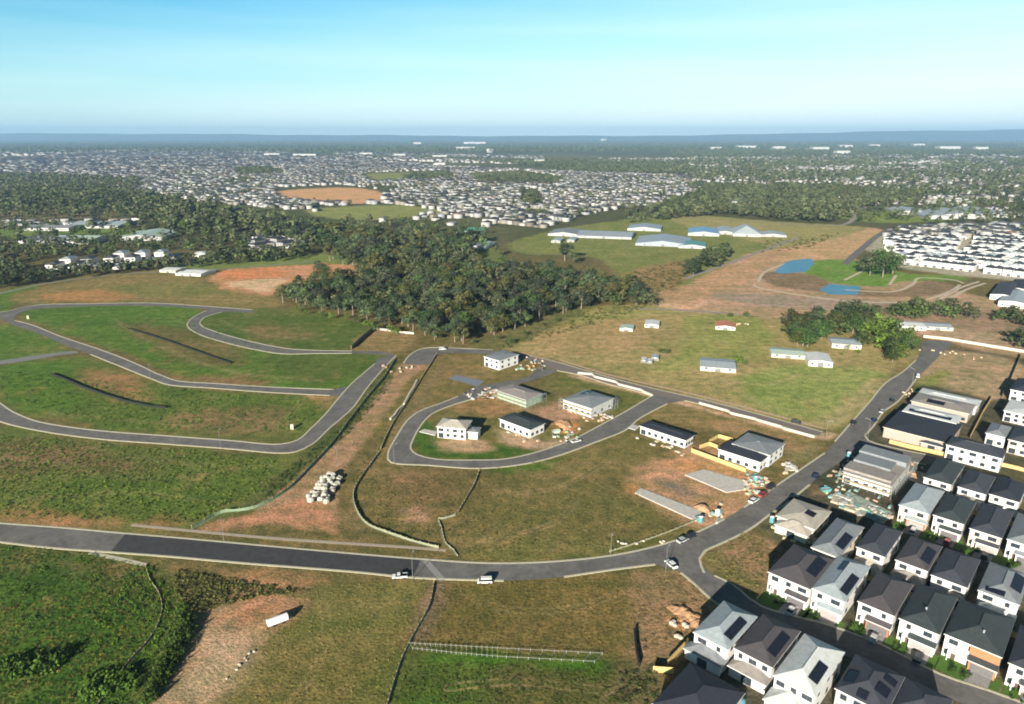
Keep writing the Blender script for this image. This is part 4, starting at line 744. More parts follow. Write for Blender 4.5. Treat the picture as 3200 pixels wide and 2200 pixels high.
# ------------------------------------------------------------------ small builders: vehicles, site clutter
GL2 = mat('vehicle_glass', (.02, .025, .03), .1, .1, spec=.6); TYRE = mat('tyre_rubber', (.02, .02, .02), .8, .1); LAMP = mat('headlight_glass', (.6, .6, .55), .2, .05)
def vehicle(kind, label, p, rz, paint, cat='car', group='vehicles parked along the roads', z=.09, world=False):
    x, y = p if world else g(p); o = empty(kind, (x, y, z), rz); tag(o, label, cat, group)
    Ln, Wd, hb, ht = (4.5, 1.8, .85, 1.45) if kind == 'parked_car' else (5.0, 1.95, .95, 2.0) if kind == 'van' else (5.2, 1.9, .9, 1.75)
    prof = {'parked_car': [(-.5, .3), (.5, .3), (.5, .62), (.46, .72), (.28, .85), (-.44, .88), (-.5, .75)], 'van': [(-.5, .35), (.5, .35), (.5, .8), (.40, 1.02), (-.5, 1.05)], 'utility_truck': [(-.5, .45), (.5, .45), (.5, .9), (.28, 1.0), (-.5, 1.0)]}[kind]
    b = MB(); pts = [(a * Ln, h_) for a, h_ in prof]
    def extr(b, pts, w_, m=0, top=None):
        n = len(pts); wt = top or w_
        zs = [h_ for _, h_ in pts]; zm, zx = min(zs), max(zs)
        wz = lambda h_: w_ + (wt - w_) * (h_ - zm) / max(zx - zm, .01)
        Lf = [(a, wz(h_) / 2, h_) for a, h_ in pts]; Rt = [(a, -wz(h_) / 2, h_) for a, h_ in pts]
        b.face(Rt, m); b.face(Lf[::-1], m)
        for i in range(n): j = (i + 1) % n; b.face([Rt[j], Rt[i], Lf[i], Lf[j]], m)
    extr(b, pts, Wd); b.build('body', paint, o)
    c = MB(); t = MB()
    if kind == 'parked_car': cp = [(-1.9, .86), (1.05, .86), (.45, 1.36), (-1.35, 1.38)]; tp = [(-1.33, 1.38), (.43, 1.36), (.40, 1.44), (-1.25, 1.46)]
    elif kind == 'van': cp = [(-2.45, 1.04), (1.95, 1.02), (1.35, 1.75), (-2.40, 1.80)]; tp = [(-2.40, 1.80), (1.33, 1.75), (1.25, 1.98), (-2.35, 2.0)]
    else: cp = [(-.3, 1.0), (1.5, 1.0), (.95, 1.6), (-.2, 1.62)]; tp = [(-.2, 1.62), (.93, 1.6), (.88, 1.7), (-.15, 1.72)]
    extr(c, cp, Wd - .08, 0, Wd - .3); c.build('cabin_glass', GL2, o); o.scale = ((.86,) * 3 if kind != 'parked_car' else (1,) * 3); extr(t, tp, Wd - .3, 0, Wd - .4); t.build('cabin_roof', paint, o)
    if kind == 'utility_truck':
        k = MB(); k.box(-2.55, -.45, -.98, .98, .9, 1.0, 0, True)
        for yy in (-.98, .93): k.box(-2.55, -.45, yy, yy + .05, 1.0, 1.3)
        k.box(-2.6, -2.55, -.98, .98, 1.0, 1.3); k.build('tray', STEEL, o)
    wh = MB(); n = 12; k0 = []
    for sy in (-.11, .11):
        for i in range(n): wh.v.append((.33 * math.cos(i * 6.2832 / n), sy, .33 * math.sin(i * 6.2832 / n)))
    for i in range(n): wh.f.append((i, (i + 1) % n, n + (i + 1) % n, n + i)); wh.m.append(0)
    wh.f.append(tuple(range(n))[::-1]); wh.m.append(0); wh.f.append(tuple(range(n, 2 * n))); wh.m.append(0)
    if 'wheel' not in _win: _win['wheel'] = wh.mesh('wheel', TYRE); hl = MB(); hl.box(-.04, .04, -.16, .16, -.08, .08, 0, True); _win['hl'] = hl.mesh('headlight', LAMP)
    for sx in (-.31, .31):
        for sy in (-1, 1): link('wheel', _win['wheel'], o, (sx * Ln, sy * (Wd / 2 - .08), .33))
    for sy in (-1, 1): link('headlight', _win['hl'], o, (Ln / 2 + .01, sy * Wd * .36, .66))
    return o
PW = mat('white_car_paint', (.78,.78,.77), .3, .03, spec=.5); PS = mat('silver_car_paint', (.45,.46,.48), .3, .05, spec=.5); PB = mat('dark_blue_car_paint', (.03,.04,.10), .3, .1, spec=.5); PK = mat('black_car_paint', (.03,.03,.035), .3, .1, spec=.5); PR = mat('red_car_paint', (.3,.05,.04), .3, .1, spec=.5)
vehicle('utility_truck', 'white pickup with an open tray parked on the lower kerb left of the gully crossing', (1250,1806), R(186), PW, 'pickup')
vehicle('van', 'white van parked on the lower kerb right of the gully crossing', (1515,1821), R(182), PW, 'van')
vehicle('parked_car', 'silver hatchback on the outside of the bend near the road fork', (2133,1692), R(35), PS)
vehicle('parked_car', 'black car just ahead of the silver hatchback on the bend', (2158,1680), R(35), PK)
vehicle('parked_car', 'white car parked at the tip of the bare block by the road fork', (2097,1768), R(115), PW)
vehicle('parked_car', 'dark blue car parked on the right kerb beside the scaffolded roof', (2550,1492), R(45), PB)
vehicle('parked_car', 'dark purple-blue car on the kerb outside the dark tiled corner house', (2732,1317), R(47), PB)
vehicle('parked_car', 'silver car parked further up the kerb from the dark blue one', (2757,1288), R(47), PS)
vehicle('parked_car', 'small black car on the kerb near the long white roofs', (2790,1254), R(47), PK)
vehicle('parked_car', 'black car on the left kerb opposite the side street', (2666,1325), R(225), PK)
vehicle('parked_car', 'black car at the kerb below the teal bins', (2410,1525), R(40), PK)
vehicle('parked_car', 'dark red car behind the black one at the dirt block kerb', (2385,1548), R(40), PR)
vehicle('parked_car', 'white car behind the red one at the dirt block kerb', (2355,1568), R(40), PW)
vehicle('van', 'white van at the turning head of the upper road', (1383,1093), R(10), PW, 'van')
vehicle('van', 'white van beside the bare fenced block', (2868,1178), R(60), PW, 'van')
vehicle('parked_car', 'black car by the timber formwork right of the road bend', (2480,1560), R(40), PK)
vehicle('utility_truck', 'white pickup beside the rubbish heap inside the loop', (1800,1382), R(30), PW, 'pickup')
vehicle('parked_car', 'dark car standing on the lane end by the paddock corner', (2488,1322), R(-25), PK)

for key_, lb_, pm_, kd_ in (('red brick garage', 'silver car on the driveway of the house with red brick garage wall', PS, 'parked_car'), ('plain dark green-grey roof', 'dark car on the driveway of the house with white balcony', PK, 'parked_car'), ('corner behind the bare block', 'white car on the driveway of the corner house behind the bare block', PW, 'parked_car'),
    ('second of the middle row', 'red car on the driveway of the second middle-row house', PR, 'parked_car'), ('leftmost of the middle row', 'white van on the driveway of the leftmost middle-row house', PW, 'van'), ('third of the middle row', 'black car on the driveway of the third middle-row house', PK, 'parked_car')):
    for (o_, (W_, D_)), k_ in HS:
        if key_ in o_['label']: vehicle(kd_, lb_, loc2w(o_, W_/2 - 3.9 if NH[0] % 2 else W_/2 - 2.9, -D_/2 - 4.0), TH + math.pi / 2, pm_, 'van' if kd_ == 'van' else 'car', 'vehicles on the estate driveways', .03, True)
def toilet(label, p, rz, m, group='portable toilets on the building sites'):
    x, y = g(p); o = empty('portable_toilet', (x, y, 0), rz); tag(o, label, 'portable toilet', group)
    b = MB(); b.box(-.6, .6, -.6, .6, .1, 2.1); b.box(-.65, .65, -.65, .65, 0, .1); b.build('cabin', m, o)
    r = MB(); r.box(-.64, .64, -.64, .64, 2.1, 2.15, 0, True); r.face([(-.64, -.64, 2.15), (.64, -.64, 2.15), (.4, 0, 2.35), (-.4, 0, 2.35)]); r.face([(.64, .64, 2.15), (-.64, .64, 2.15), (-.4, 0, 2.35), (.4, 0, 2.35)]); r.face([(.64, -.64, 2.15), (.64, .64, 2.15), (.4, 0, 2.35)]); r.face([(-.64, .64, 2.15), (-.64, -.64, 2.15), (-.4, 0, 2.35)]); r.build('roof', WFRAME, o)
    d = MB(); d.box(-.38, .38, -.64, -.6, .15, 1.95); d.build('door', m, o)
TEAL = mat('teal_plastic', (.12,.33,.37), .5); 
def skip(label, p, rz, m=TEAL, s=1.0, group='skip bins and tubs on the building sites', name='skip_bin', z=0):
    x, y = g(p); o = empty(name, (x, y, z), rz); tag(o, label, 'skip bin', group)
    b = MB(); a, c_, h = 1.9 * s, .9 * s, 1.2 * s
    B = [(-a * .7, -c_, 0), (a * .7, -c_, 0), (a * .7, c_, 0), (-a * .7, c_, 0)]; Tt = [(-a, -c_, h), (a, -c_, h), (a, c_, h), (-a, c_, h)]; I = [(-a + .15, -c_ + .12, h), (a - .15, -c_ + .12, h), (a - .15, c_ - .12, h), (-a + .15, c_ - .12, h)]
    for i in range(4): j = (i + 1) % 4; b.face([B[i], B[j], Tt[j], Tt[i]]); b.face([Tt[i], Tt[j], I[j], I[i]])
    b.build('tub', m, o)
    l = MB(); rr = random.Random(int(p[0])); n = 5
    H_ = [[h * (.62 if 0 < i < n and 0 < j < n else .5) + rr.uniform(0, .35) for j in range(n + 1)] for i in range(n + 1)]
    for i in range(n):
        for j in range(n):
            X0, X1 = -a + .15 + (2*a - .3) * i / n, -a + .15 + (2*a - .3) * (i+1) / n; Y0, Y1 = -c_ + .12 + (2*c_ - .24) * j / n, -c_ + .12 + (2*c_ - .24) * (j+1) / n
            l.face([(X0, Y0, H_[i][j]), (X1, Y0, H_[i+1][j]), (X1, Y1, H_[i+1][j+1]), (X0, Y1, H_[i][j+1])])
    l.build('rubbish', mat('mixed_rubbish', (.45,.42,.38), .9, .5, 3), o)
def pallet(label, p, rz, m, sz=(1.2, 1.0, .9), group='pallets of bricks and boards on the building sites', name='brick_pallet', cat='pallet', z=0.0):
    x, y = g(p); o = empty(name, (x, y, z), rz); tag(o, label, cat, group)
    b = MB()
    for k in (-1, 0, 1): b.box(k * sz[0] * .42 - .05, k * sz[0] * .42 + .05, -sz[1] / 2, sz[1] / 2, 0, .12)
    b.box(-sz[0]/2, sz[0]/2, -sz[1]/2, sz[1]/2, .12, .16, 0, True); b.build('pallet_base', TIMBER, o)
    l = MB(); rr = random.Random(int(p[0] * 3 + p[1])); nx, ny, nz = 3, 2, 3
    for i in range(nx):
        for j in range(ny):
            zt = .16 + sz[2] * rr.choice((.66, 1, 1, .85)); l.box(-sz[0]/2 + sz[0] * i / nx + .01, -sz[0]/2 + sz[0] * (i+1) / nx - .01, -sz[1]/2 + sz[1] * j / ny + .01, -sz[1]/2 + sz[1] * (j+1) / ny - .01, .163, zt)
    l.build('load', m, o)
toilet('cream portable toilet on the grass inside the lower left loop', (913,1341), .3, mat('cream_plastic', (.75,.74,.52), .5))
toilet('cream marker cabin in the far left corner of the upper loop', (88,996), .5, mat('cream_plastic', (.75,.74,.52), .5))
toilet('blue-topped portable toilet by the long concrete slab', (2190,1632), .8, TEAL)
toilet('teal portable toilet in front of the modern white house', (2362,1505), .8, TEAL)
toilet('white portable toilet at the end of the dirt block', (2242,1610), .8, PW)
toilet('teal portable toilet beside the scaffolded roof', (2652,1428), .8, TEAL)
toilet('teal portable toilet at the kerb corner of the half-built house', (2412,1632), .8, TEAL)
skip('teal tub heaped with rubbish at the end of the long slab', (2186,1622), .4, TEAL, .8)
skip('blue-grey skip of rubbish in front of the modern white house', (2358,1492), .8, TEAL, .9)
skip('teal skip between the two building sites right of the road', (2580,1535), .2, TEAL, 1.0)
skip('pale skip heaped with rubble on the loop island', (1738,1352), .4, mat('pale_green_paint', (.40,.52,.42), .6), 1.0)
rr = random.Random(4)
cols = [mat('pale_board_load', (.50,.44,.34), .8), mat('white_wrapped_load', (.52,.51,.49), .6), mat('pink_brick_load', (.58,.40,.32), .9), mat('orange_brick_load', (.55,.27,.13), .9), mat('dark_crate_load', (.08,.08,.09), .8), mat('teal_wrapped_load', (.22,.40,.40), .7), mat('grey_block_load', (.42,.42,.42), .9), mat('green_wrapped_load', (.30,.48,.33), .7)]
def clutter(n, poly, label, group, palette=range(8), s=(1.0, 2.4), name='pallet_load', hz=(.25, .9)):
    A = np.array(poly); k = 0; t_ = 0
    while k < n and t_ < 4000:
        t_ += 1; p = (rr.uniform(A[:, 0].min(), A[:, 0].max()), rr.uniform(A[:, 1].min(), A[:, 1].max()))
        if not inpoly(np.array([p]), poly)[0]: continue
        pallet(label, p, rr.choice((TH, TH + 1.57, rr.uniform(0, 3))), cols[rr.choice(list(palette))], (rr.uniform(*s) * .8, rr.uniform(s[0] * .7, s[1] * .6) * .8, rr.uniform(*hz)), group, name); k += 1
clutter(34, [(1600,1140),(1640,1118),(1690,1122),(1712,1140),(1700,1158),(1640,1160),(1605,1158)], 'pallet of building material in the heap right of the square-windowed house', 'pallets beside the square-windowed house', s=(1, 2.6))
clutter(36, [(1435,1242),(1470,1218),(1520,1208),(1555,1212),(1555,1240),(1500,1258),(1460,1250)], 'pallet or crate in the dark heap left of the green netted house', 'pallets left of the netted house', [1,1,4,4,6,2], s=(1, 2.8))
clutter(18, [(1715,1345),(1760,1325),(1820,1345),(1815,1368),(1770,1388),(1730,1372)], 'pallet of material on the verge of the loop island by the road', 'pallets on the loop verge', [0,1,7,6,4], s=(1, 2.4))
clutter(26, [(1840,1290),(1900,1270),(1935,1285),(1915,1310),(1860,1322)], 'pallet of material in front of the two-storey grey house', 'pallets in front of the grey loop house', [0,1,2,6,1])
clutter(6, [(1765,1262),(1800,1290),(1860,1318),(1840,1322),(1780,1290),(1758,1270)], 'pale pallet beside the left wall of the two-storey grey house', 'pallets beside the grey loop house', [0,2])
clutter(8, [(1570,1345),(1600,1340),(1700,1380),(1640,1395)], 'pallet on the drive of the low dark roofed house', 'pallets on the loop drive', [0,1,2])
clutter(12, [(1560,1102),(1570,1100)] + [(1650,1118),(1600,1132),(1570,1130)], 'pallet behind the square-windowed house', 'pallets behind the square-windowed house')
clutter(40, [(2330,1480),(2385,1480),(2410,1510),(2390,1530),(2345,1560),(2325,1540)], 'pallet of building material between the modern white house and the kerb', 'pallets by the modern white house', s=(1, 2.2))
clutter(26, [(2450,1440),(2500,1462),(2480,1490),(2440,1478)], 'white wrapped pallet right of the modern white house', 'pallets right of the modern white house', [0,1,1,6])
clutter(14, [(2215,1600),(2255,1570),(2270,1610),(2240,1640)], 'pallet of building material at the end of the long slab', 'pallets at the end of the long slab', [0,1,2,5])
clutter(46, [(2560,1530),(2620,1500),(2760,1560),(2800,1590),(2780,1640),(2700,1600),(2600,1570)], 'pallet of building material in the site between the grey strips roof and the dark roofs', 'pallets in the teal site', [0,1,5,5,7,6,2])
clutter(16, [(2600,1530),(2650,1560),(2700,1590),(2680,1610),(2610,1580)], 'wide board load on the teal building site', 'board loads in the teal site', [1,5,0], s=(2.5, 5))
clutter(20, [(2400,1650),(2440,1640),(2560,1690),(2560,1720),(2440,1700)], 'pallet beside the half-built house at the road bend', 'pallets beside the half-built house', [0,1,2,3,7])
clutter(18, [(2570,1500),(2640,1440),(2660,1420),(2680,1440),(2620,1490)], 'pallet on the verge left of the grey strips roof', 'pallets left of the strips roof', [3,0,5,1])
clutter(10, [(2790,1450),(2840,1442),(2890,1470),(2870,1500),(2820,1480)], 'pallet behind the grey strips roof', 'pallets behind the strips roof', [2,3,0])
clutter(12, [(1940,1345),(1990,1350),(2160,1405),(2130,1425),(2000,1380)], 'pale board or sheet load below the long white house', 'board loads below the long white house', [0,1,0], s=(1.2, 3), hz=(.2, .6))
clutter(10, [(1180,1140),(1240,1150),(1290,1140),(1290,1165),(1240,1175)], 'pallet at the head of the red dirt track', 'pallets at the head of the dirt track', [0,2,3,1])
clutter(10, [(2860,1060),(2890,1090),(3100,1110),(3050,1125),(2870,1095)], 'pallet by the head of the new road', 'pallets at the head of the new road', [0,2,1])
clutter(8, [(2260,1008),(2350,1010),(2340,1020),(2270,1018)], 'pallet on the upper paddock beside the red shed', 'pallets by the red shed', [0,2,1])
clutter(9, [(2820,1230),(2860,1205),(2872,1230),(2850,1260),(2820,1265)], 'pallet in front of the long white roofs', 'pallets by the long white roofs', [0,2,0])

def slab(label, q4, m=CONC, group='concrete floor slabs'):
    q = G(q4); mb = MB(); n = len(q)
    mb.face([(*p, .3) for p in q]); 
    for i in range(n): mb.face([(*q[i], -.05), (*q[(i+1) % n], -.05), (*q[(i+1) % n], .3), (*q[i], .3)])
    return tag(mb.build('floor_slab', m), label, 'slab', group)
slab('long pale concrete slab with blue sheet on the orange dirt', [(1984,1542),(2176,1630),(2205,1608),(2168,1590),(2003,1527)][::-1][::-1])
slab('rough grey slab with pipes below the modern white house', [(2140,1485),(2270,1540),(2335,1530),(2330,1505),(2200,1468)])
slab('mixed slab under the teal building site', [(2610,1570),(2760,1640),(2790,1605),(2650,1535)], mat('teal_stained_concrete', (.30,.36,.31), .9, .45, .8))
slab('brown slab at the end of the block beside the strips roof', [(2840,1500),(2885,1515),(2905,1488),(2860,1470)], mat('tan_slab', (.55,.40,.30), .9, .3, .6))
slab('pale driveway slab left of the tall white rendered house', [(1310,1350),(1360,1362),(1368,1350),(1325,1342)])
slab('pale slab end of the long white dark roofed house', [(1962,1338),(1985,1345),(2000,1334),(1975,1328)])

def mound(label, p, s, m, group, seed=0):
    rg_ = np.random.RandomState(seed); nr_, na = 9, 22; mb = MB(); ph = rg_.uniform(0, 6.28, 6); mb.v.append((0, 0, s[2]))
    for i in range(1, nr_ + 1):
        t = i / nr_
        for j in range(na):
            a = 6.2832 * j / na; edge = 1 + .16 * math.sin(2 * a + ph[0]) + .12 * math.sin(3 * a + ph[1]) + .07 * math.sin(7 * a + ph[2]); h_ = s[2] * (1 - t ** 1.5) * (1 + .3 * math.sin(3 * a + ph[3]) * t + .25 * math.sin(5 * t + ph[4])) + rg_.uniform(-.07, .07) * s[2] * (t < 1)
            mb.v.append((s[0] * t * edge * math.cos(a), s[1] * t * edge * math.sin(a), max(h_, 0) if t < 1 else -.05))
    for j in range(na): mb.f.append((0, 1 + j, 1 + (j + 1) % na)); mb.m.append(0)
    for i in range(nr_ - 1):
        for j in range(na): b0_ = 1 + i * na; mb.f.append((b0_ + j, b0_ + na + j, b0_ + na + (j + 1) % na, b0_ + (j + 1) % na)); mb.m.append(0)
    o = mb.build('spoil_heap', m); x, y = g(p); o.location = (x, y, 0); o.rotation_euler = (0, 0, rg_.uniform(0, 6)); return tag(o, label, 'heap', group)
def rock(label, p, s, m, group, z=0, name='boulder', cat='boulder', seed=0, off=(0, 0)):
    rg = np.random.RandomState(seed); nu, nv = 8, 5; mb = MB(); pts = []
    for j in range(1, nv):
        for i in range(nu):
            a = 6.2832 * i / nu; b = math.pi * j / nv; k = rg.uniform(.78, 1.12); pts.append((s[0] * k * math.sin(b) * math.cos(a), s[1] * k * math.sin(b) * math.sin(a), s[2] * k * math.cos(b) + s[2] * .8))
    top = (0, 0, s[2] * 1.75); bot = (0, 0, -.1); mb.v = pts + [top, bot]; T_ = len(pts); B_ = T_ + 1
    for j in range(nv - 2):
        for i in range(nu): i2 = (i + 1) % nu; mb.f.append((j * nu + i, (j+1) * nu + i, (j+1) * nu + i2, j * nu + i2)); mb.m.append(0)
    for i in range(nu): i2 = (i + 1) % nu; mb.f.append((i, i2, T_)); mb.m.append(0); mb.f.append(((nv-2) * nu + i2, (nv-2) * nu + i, B_)); mb.m.append(0)
    o = mb.build(name, m); x, y = g(p); o.location = (x + off[0], y + off[1], z); o.rotation_euler = (0, 0, rg.uniform(0, 6)); return tag(o, label, cat, group)
BAG = mat('white_bag_cloth', (.48,.46,.40), .9, .2, 2)
a_, b_ = Vector(g((985,1572))), Vector(g((1030,1495))); k = 0
for i in range(9):
    for j in range(4):
        t = (b_ - a_).normalized(); nn = Vector((t.y, -t.x)); c_ = a_ + (b_ - a_) * (i / 8) + nn * (j - 1.4) * 1.75
        rock('white bulk bag in the heap on the dirt track', (1600, 1500), (1.35, 1.25, .9), BAG, 'white bulk bags heaped on the dirt track', name='bulk_bag', cat='bag', seed=k); ob = bpy.context.scene.objects[-1] if False else None
        k += 1
bags = [o for o in sc.objects if o.name.startswith('bulk_bag')]
rg = random.Random(2)
for n_, o in enumerate(bags):
    i, j = divmod(n_, 4); t = (b_ - a_).normalized(); nn = Vector((t.y, -t.x)); c_ = a_ + (b_ - a_) * (i / 8) + nn * ((j - 1.2) * 2.1 + rg.uniform(-.8, .8)) + t * rg.uniform(-.9, .9)
    o.location = (c_.x, c_.y, 0 if j in (0, 3) else .75 + rg.uniform(0, .3))
SOILP = mat('orange_spoil', (.46,.27,.15), .95, .25, .8, bump=.5); ROCKM = mat('pale_rock', (.60,.53,.44), .9, .2, 1)
for i, (p, s) in enumerate([((2112,1902),(1.8,1.4,.35)), ((2132,1908),(2.2,1.5,.5)), ((2150,1922),(1.9,1.6,.45)), ((2168,1930),(2.0,1.4,.5)), ((2178,1948),(1.7,1.3,.4)), ((2140,1935),(1.3,1.2,.3))]): mound('orange spoil heap on the bare corner block', p, (s[0] * 1.35, s[1] * 1.35, s[2] * 1.9), SOILP, 'orange spoil heaps on the corner block', i + 50)
mound('orange spoil heap on the loop island', (1762,1325), (5.5, 4, 1.5), SOILP, None, 60)
mound('brown dug-earth heap at the road end of the dirt block', (2195,1590), (3.6, 2.5, 1.3), SOILP, None, 61)
for i, p in enumerate([(2100,1950),(2108,1956),(2138,1953),(2115,1990),(2125,1995),(2105,1947),(2145,1960)]): rock('pale rock below the orange heaps', p, (.9,.7,.45), ROCKM, 'pale rocks below the orange heaps', seed=i + 70)
rg = random.Random(9)
for i in range(9):
    t = rg.random(); p = (800 - t * 110 + rg.uniform(-8, 8), 2030 + t * 110 + rg.uniform(-6, 6)); rock('pale rock along the right edge of the lower dirt track', p, (rg.uniform(.25,.5),rg.uniform(.25,.45),.2), ROCKM, 'rocks along the lower dirt track', seed=i + 90)
for i in range(10): rock('pale lump on the verge beside the dirt block', (rg.uniform(1930,2080), rg.uniform(1692,1706)), (.6,.5,.3), ROCKM, 'pale lumps on the verge', seed=i + 120)

# site container on the lower dirt track
x, y = g((868,1948)); o = empty('water_tank_trailer', (x, y, 0), R(33)); tag(o, 'white ribbed tank trailer parked on the lower dirt track', 'trailer')
b = MB(); n = 14; Lh = 2.7
prev = None
for i in range(n): a0 = math.pi * i / n; a1 = math.pi * (i + 1) / n; b.face([(-Lh, 1.05 * math.cos(a0), 1.3 + .9 * math.sin(a0)), (Lh, 1.05 * math.cos(a0), 1.3 + .9 * math.sin(a0)), (Lh, 1.05 * math.cos(a1), 1.3 + .9 * math.sin(a1)), (-Lh, 1.05 * math.cos(a1), 1.3 + .9 * math.sin(a1))][::-1])
for s_ in (-1, 1): f = [(s_ * Lh, 1.05 * math.cos(math.pi * i / n), 1.3 + .9 * math.sin(math.pi * i / n)) for i in range(n + 1)]; b.face(f if s_ < 0 else f[::-1])
b.box(-Lh, Lh, -1.05, 1.05, .7, 1.3, 0, True); b.build('tank', WFRAME, o)
rb = MB()
for k in range(6): xx = -2.4 + k * .96; rb.box(xx - .05, xx + .05, -1.08, 1.08, .7, 1.3)
rb.build('rib', STEEL, o); fr = MB(); fr.box(-Lh, Lh + 1.2, -.12, .12, .5, .7, 0, True); fr.build('drawbar', STEEL, o)
for sx in (-1.2, 1.2):
    for sy in (-1, 1): link('wheel', _win['wheel'], o, (sx, sy * .95, .35))

# street lamps
def lamp_post(label, p, az, h=8.5):
    x, y = g(p); o = empty('street_lamp', (x, y, 0), az); tag(o, label, 'street lamp', 'street lamps')
    a = MB(); a.cyl((0, 0), .09, .05, 0, h, 8); a.build('pole', mat('weathered_pole_steel', (.20,.20,.20), .6), o); b = MB(); b.bar((0, 0, h - .1), (1.6, 0, h + .25), .05); b.build('arm', STEEL, o); c_ = MB(); c_.box(1.4, 2.1, -.15, .15, h + .2, h + .32, 0, True); c_.build('lamp_head', STEEL, o)
for lb, p, a in [('street lamp on the verge above the white bag heap', (1056,1462), 2.4), ('street lamp at the lower kerb near the white pickup', (1290,1812), 1.4), ('street lamp on the upper kerb before the fork', (1908,1738), -1.6), ('street lamp at the tip of the bare corner block', (2080,1790), 1.0),
                 ('street lamp at the upper kerb above the dark asphalt', (700,1690), -1.6), ('street lamp on the kerb beside the side street', (2712,1368), 2.5), ('street lamp at the end of the brown lane', (2580,1372), -.5), ('street lamp outside the loop road bend', (1232,1452), .8), ('street lamp on the kerb of the lower left loop', (690,1405), 1.5), ('street lamp at the top of the new road', (2850,1200), 2.5), ('street lamp on the bend of the upper loop', (470,1186), -.6)]: lamp_post(lb, p, a)
x, y = g((2290,2190)); o = empty('rain_tank', (x + 1, y - 2, 0)); tag(o, 'blue rain tank beside the navy roofed house', 'tank'); b = MB(); b.cyl((0, 0), 1.1, 1.1, 0, 2.2, 16); b.build('barrel', mat('blue_plastic', (.05,.30,.50), .4), o); b = MB(); b.cyl((0, 0), 1.12, .3, 2.2, 2.5, 16); b.build('lid', TEAL, o)

# ------------------------------------------------------------------ sheds and rural buildings
def shed(label, cor, z, th, wall, roofm, slope=.12, gable=True, group='sheds and buildings in the middle distance', name='shed', cat='shed', door=True):
    z *= .68
    if cor[1][1] < 770 and wall in (WHITE, CREAM): wall = WALLS['grey']
    if cor[1][1] < 770 and roofm is ROOFS['white']: roofm = ROOFS['light']
    q = np.array(G(cor, z)); cu, su = math.cos(th), math.sin(th); U = q[:, 0] * cu + q[:, 1] * su; V_ = -q[:, 0] * su + q[:, 1] * cu
    W, D = max(U.max() - U.min(), 2.5), max(V_.max() - V_.min(), 2.5); um, vm = (U.max() + U.min()) / 2, (V_.max() + V_.min()) / 2
    o = empty(name, (um * cu - vm * su, um * su + vm * cu, 0), th); tag(o, label, cat, group)
    b = MB(); b.box(-W/2 + .2, W/2 - .2, -D/2 + .2, D/2 - .2, -.2, z); b.build('wall', wall, o); r = MB(); r.box(-W/2, W/2, -D/2, D/2, z - .1, z + .05, 1, True); add_hip(r, -W/2, W/2, -D/2, D/2, z + .053, slope, 0, gable); r.build('roof', [roofm, wall], o)
    if door:
        d = MB(); d.box(-1.6, 1.6, -D/2 + .12, -D/2 + .2, 0, min(2.6, z - .3)); d.build('door', mat('shed_door', (.2,.2,.2), .7), o)
        for xx in (-W * .33, W * .33):
            w_ = MB(); w_.box(xx - .7, xx + .7, -D/2 + .13, -D/2 + .2, 1.0, 2.0); w_.build('window', GLASS, o)
    return o
SH = lambda l, x0, y0, x1, y1, wl, rf, z=3.2, th=-.25, **k: shed(l, [(x0, y1), (x0 + (x1 - x0) * .25, y0), (x1, y0 + (y1 - y0) * .3), (x1 - (x1 - x0) * .2, y1)], z, th, wl, rf, **k)
WR, LR, MR, BR = ROOFS['white'], ROOFS['light'], ROOFS['mid'], ROOFS['slate']
TEALR = mat('teal_roof_sheets', (.12,.30,.29), .5); GRNR = mat('pale_green_roof_sheets', (.42,.52,.46), .5); BLUR = mat('blue_roof_sheets', (.18,.36,.55), .5); PEB = mat('polytunnel_sheet', (.30,.33,.38), .4, .1, .2); REDR = mat('red_roof_sheets', (.50,.20,.13), .7)
SH('long low shed with pale grey roof on the rural paddock', 2188,1118,2296,1146, WHITE, LR)
SH('greenish roofed long shed under the dark trees', 2411,1086,2506,1106, CREAM, GRNR, 3.0)
SH('white farmhouse beside the greenish shed', 2527,1102,2590,1128, WHITE, WR, 4.5)
SH('pale roofed farmhouse among the bright green trees', 2600,1054,2678,1074, CREAM, LR, 4)
SH('red roofed farm shed with white end', 2236,1004,2296,1020, WHITE, REDR, 3)
SH('small white shed in the upper paddock, right one of two', 2014,1000,2062,1014, WHITE, WR, 3)
SH('small white shed in the upper paddock, left one of two', 1936,1014,1982,1026, WHITE, GRNR, 2.6)
SH('tiny white shed beside the paddock bush, left', 2003,1116,2022,1126, WHITE, WR, 2.2)
SH('tiny white shed beside the paddock bush, middle', 2022,1120,2040,1130, WHITE, WR, 2)
SH('tiny white shed beside the paddock bush, right', 2036,1106,2060,1118, WHITE, LR, 2.4)
SH('cream site office on the red track behind the upper left hill', 532,834,556,846, CREAM, WR, 3)
SH('white site hut right of the cream office', 572,846,600,856, WHITE, WR, 2.6)
SH('long white site hut beside the orange ground', 600,840,640,856, WHITE, WR, 3)
SH('long white building behind the head of the new road', 2800,1002,2876,1018, WHITE, WR, 3.5)
SH('small cream building behind the head of the new road', 2884,1006,2960,1020, CREAM, LR, 3)
SH('grey roofed greenhouse with white end, left in the meadow', 1712,716,1824,730, WHITE, MR, 4)
SH('wide grey greenhouse in the meadow, second from the left', 1800,720,1985,736, CREAM, PEB, 4)
SH('grey greenhouse behind the wide one', 1960,702,2070,714, CREAM, PEB, 4)
SH('long blue-grey polytunnel roofed block in the green meadow', 1985,738,2160,760, PEB, PEB, 4)
SH('dark green roofed shed at the end of the blue-grey polytunnels', 2120,754,2205,768, WHITE, TEALR, 4)
SH('blue roofed shed in the fenced dry field', 2150,712,2245,728, WHITE, BLUR, 5)
SH('white shed with pale roof next to the blue one', 2244,708,2285,724, WHITE, LR, 5)
SH('white domed shed in the dry field', 2290,714,2370,730, WHITE, WR, 5, gable=False, slope=.5)
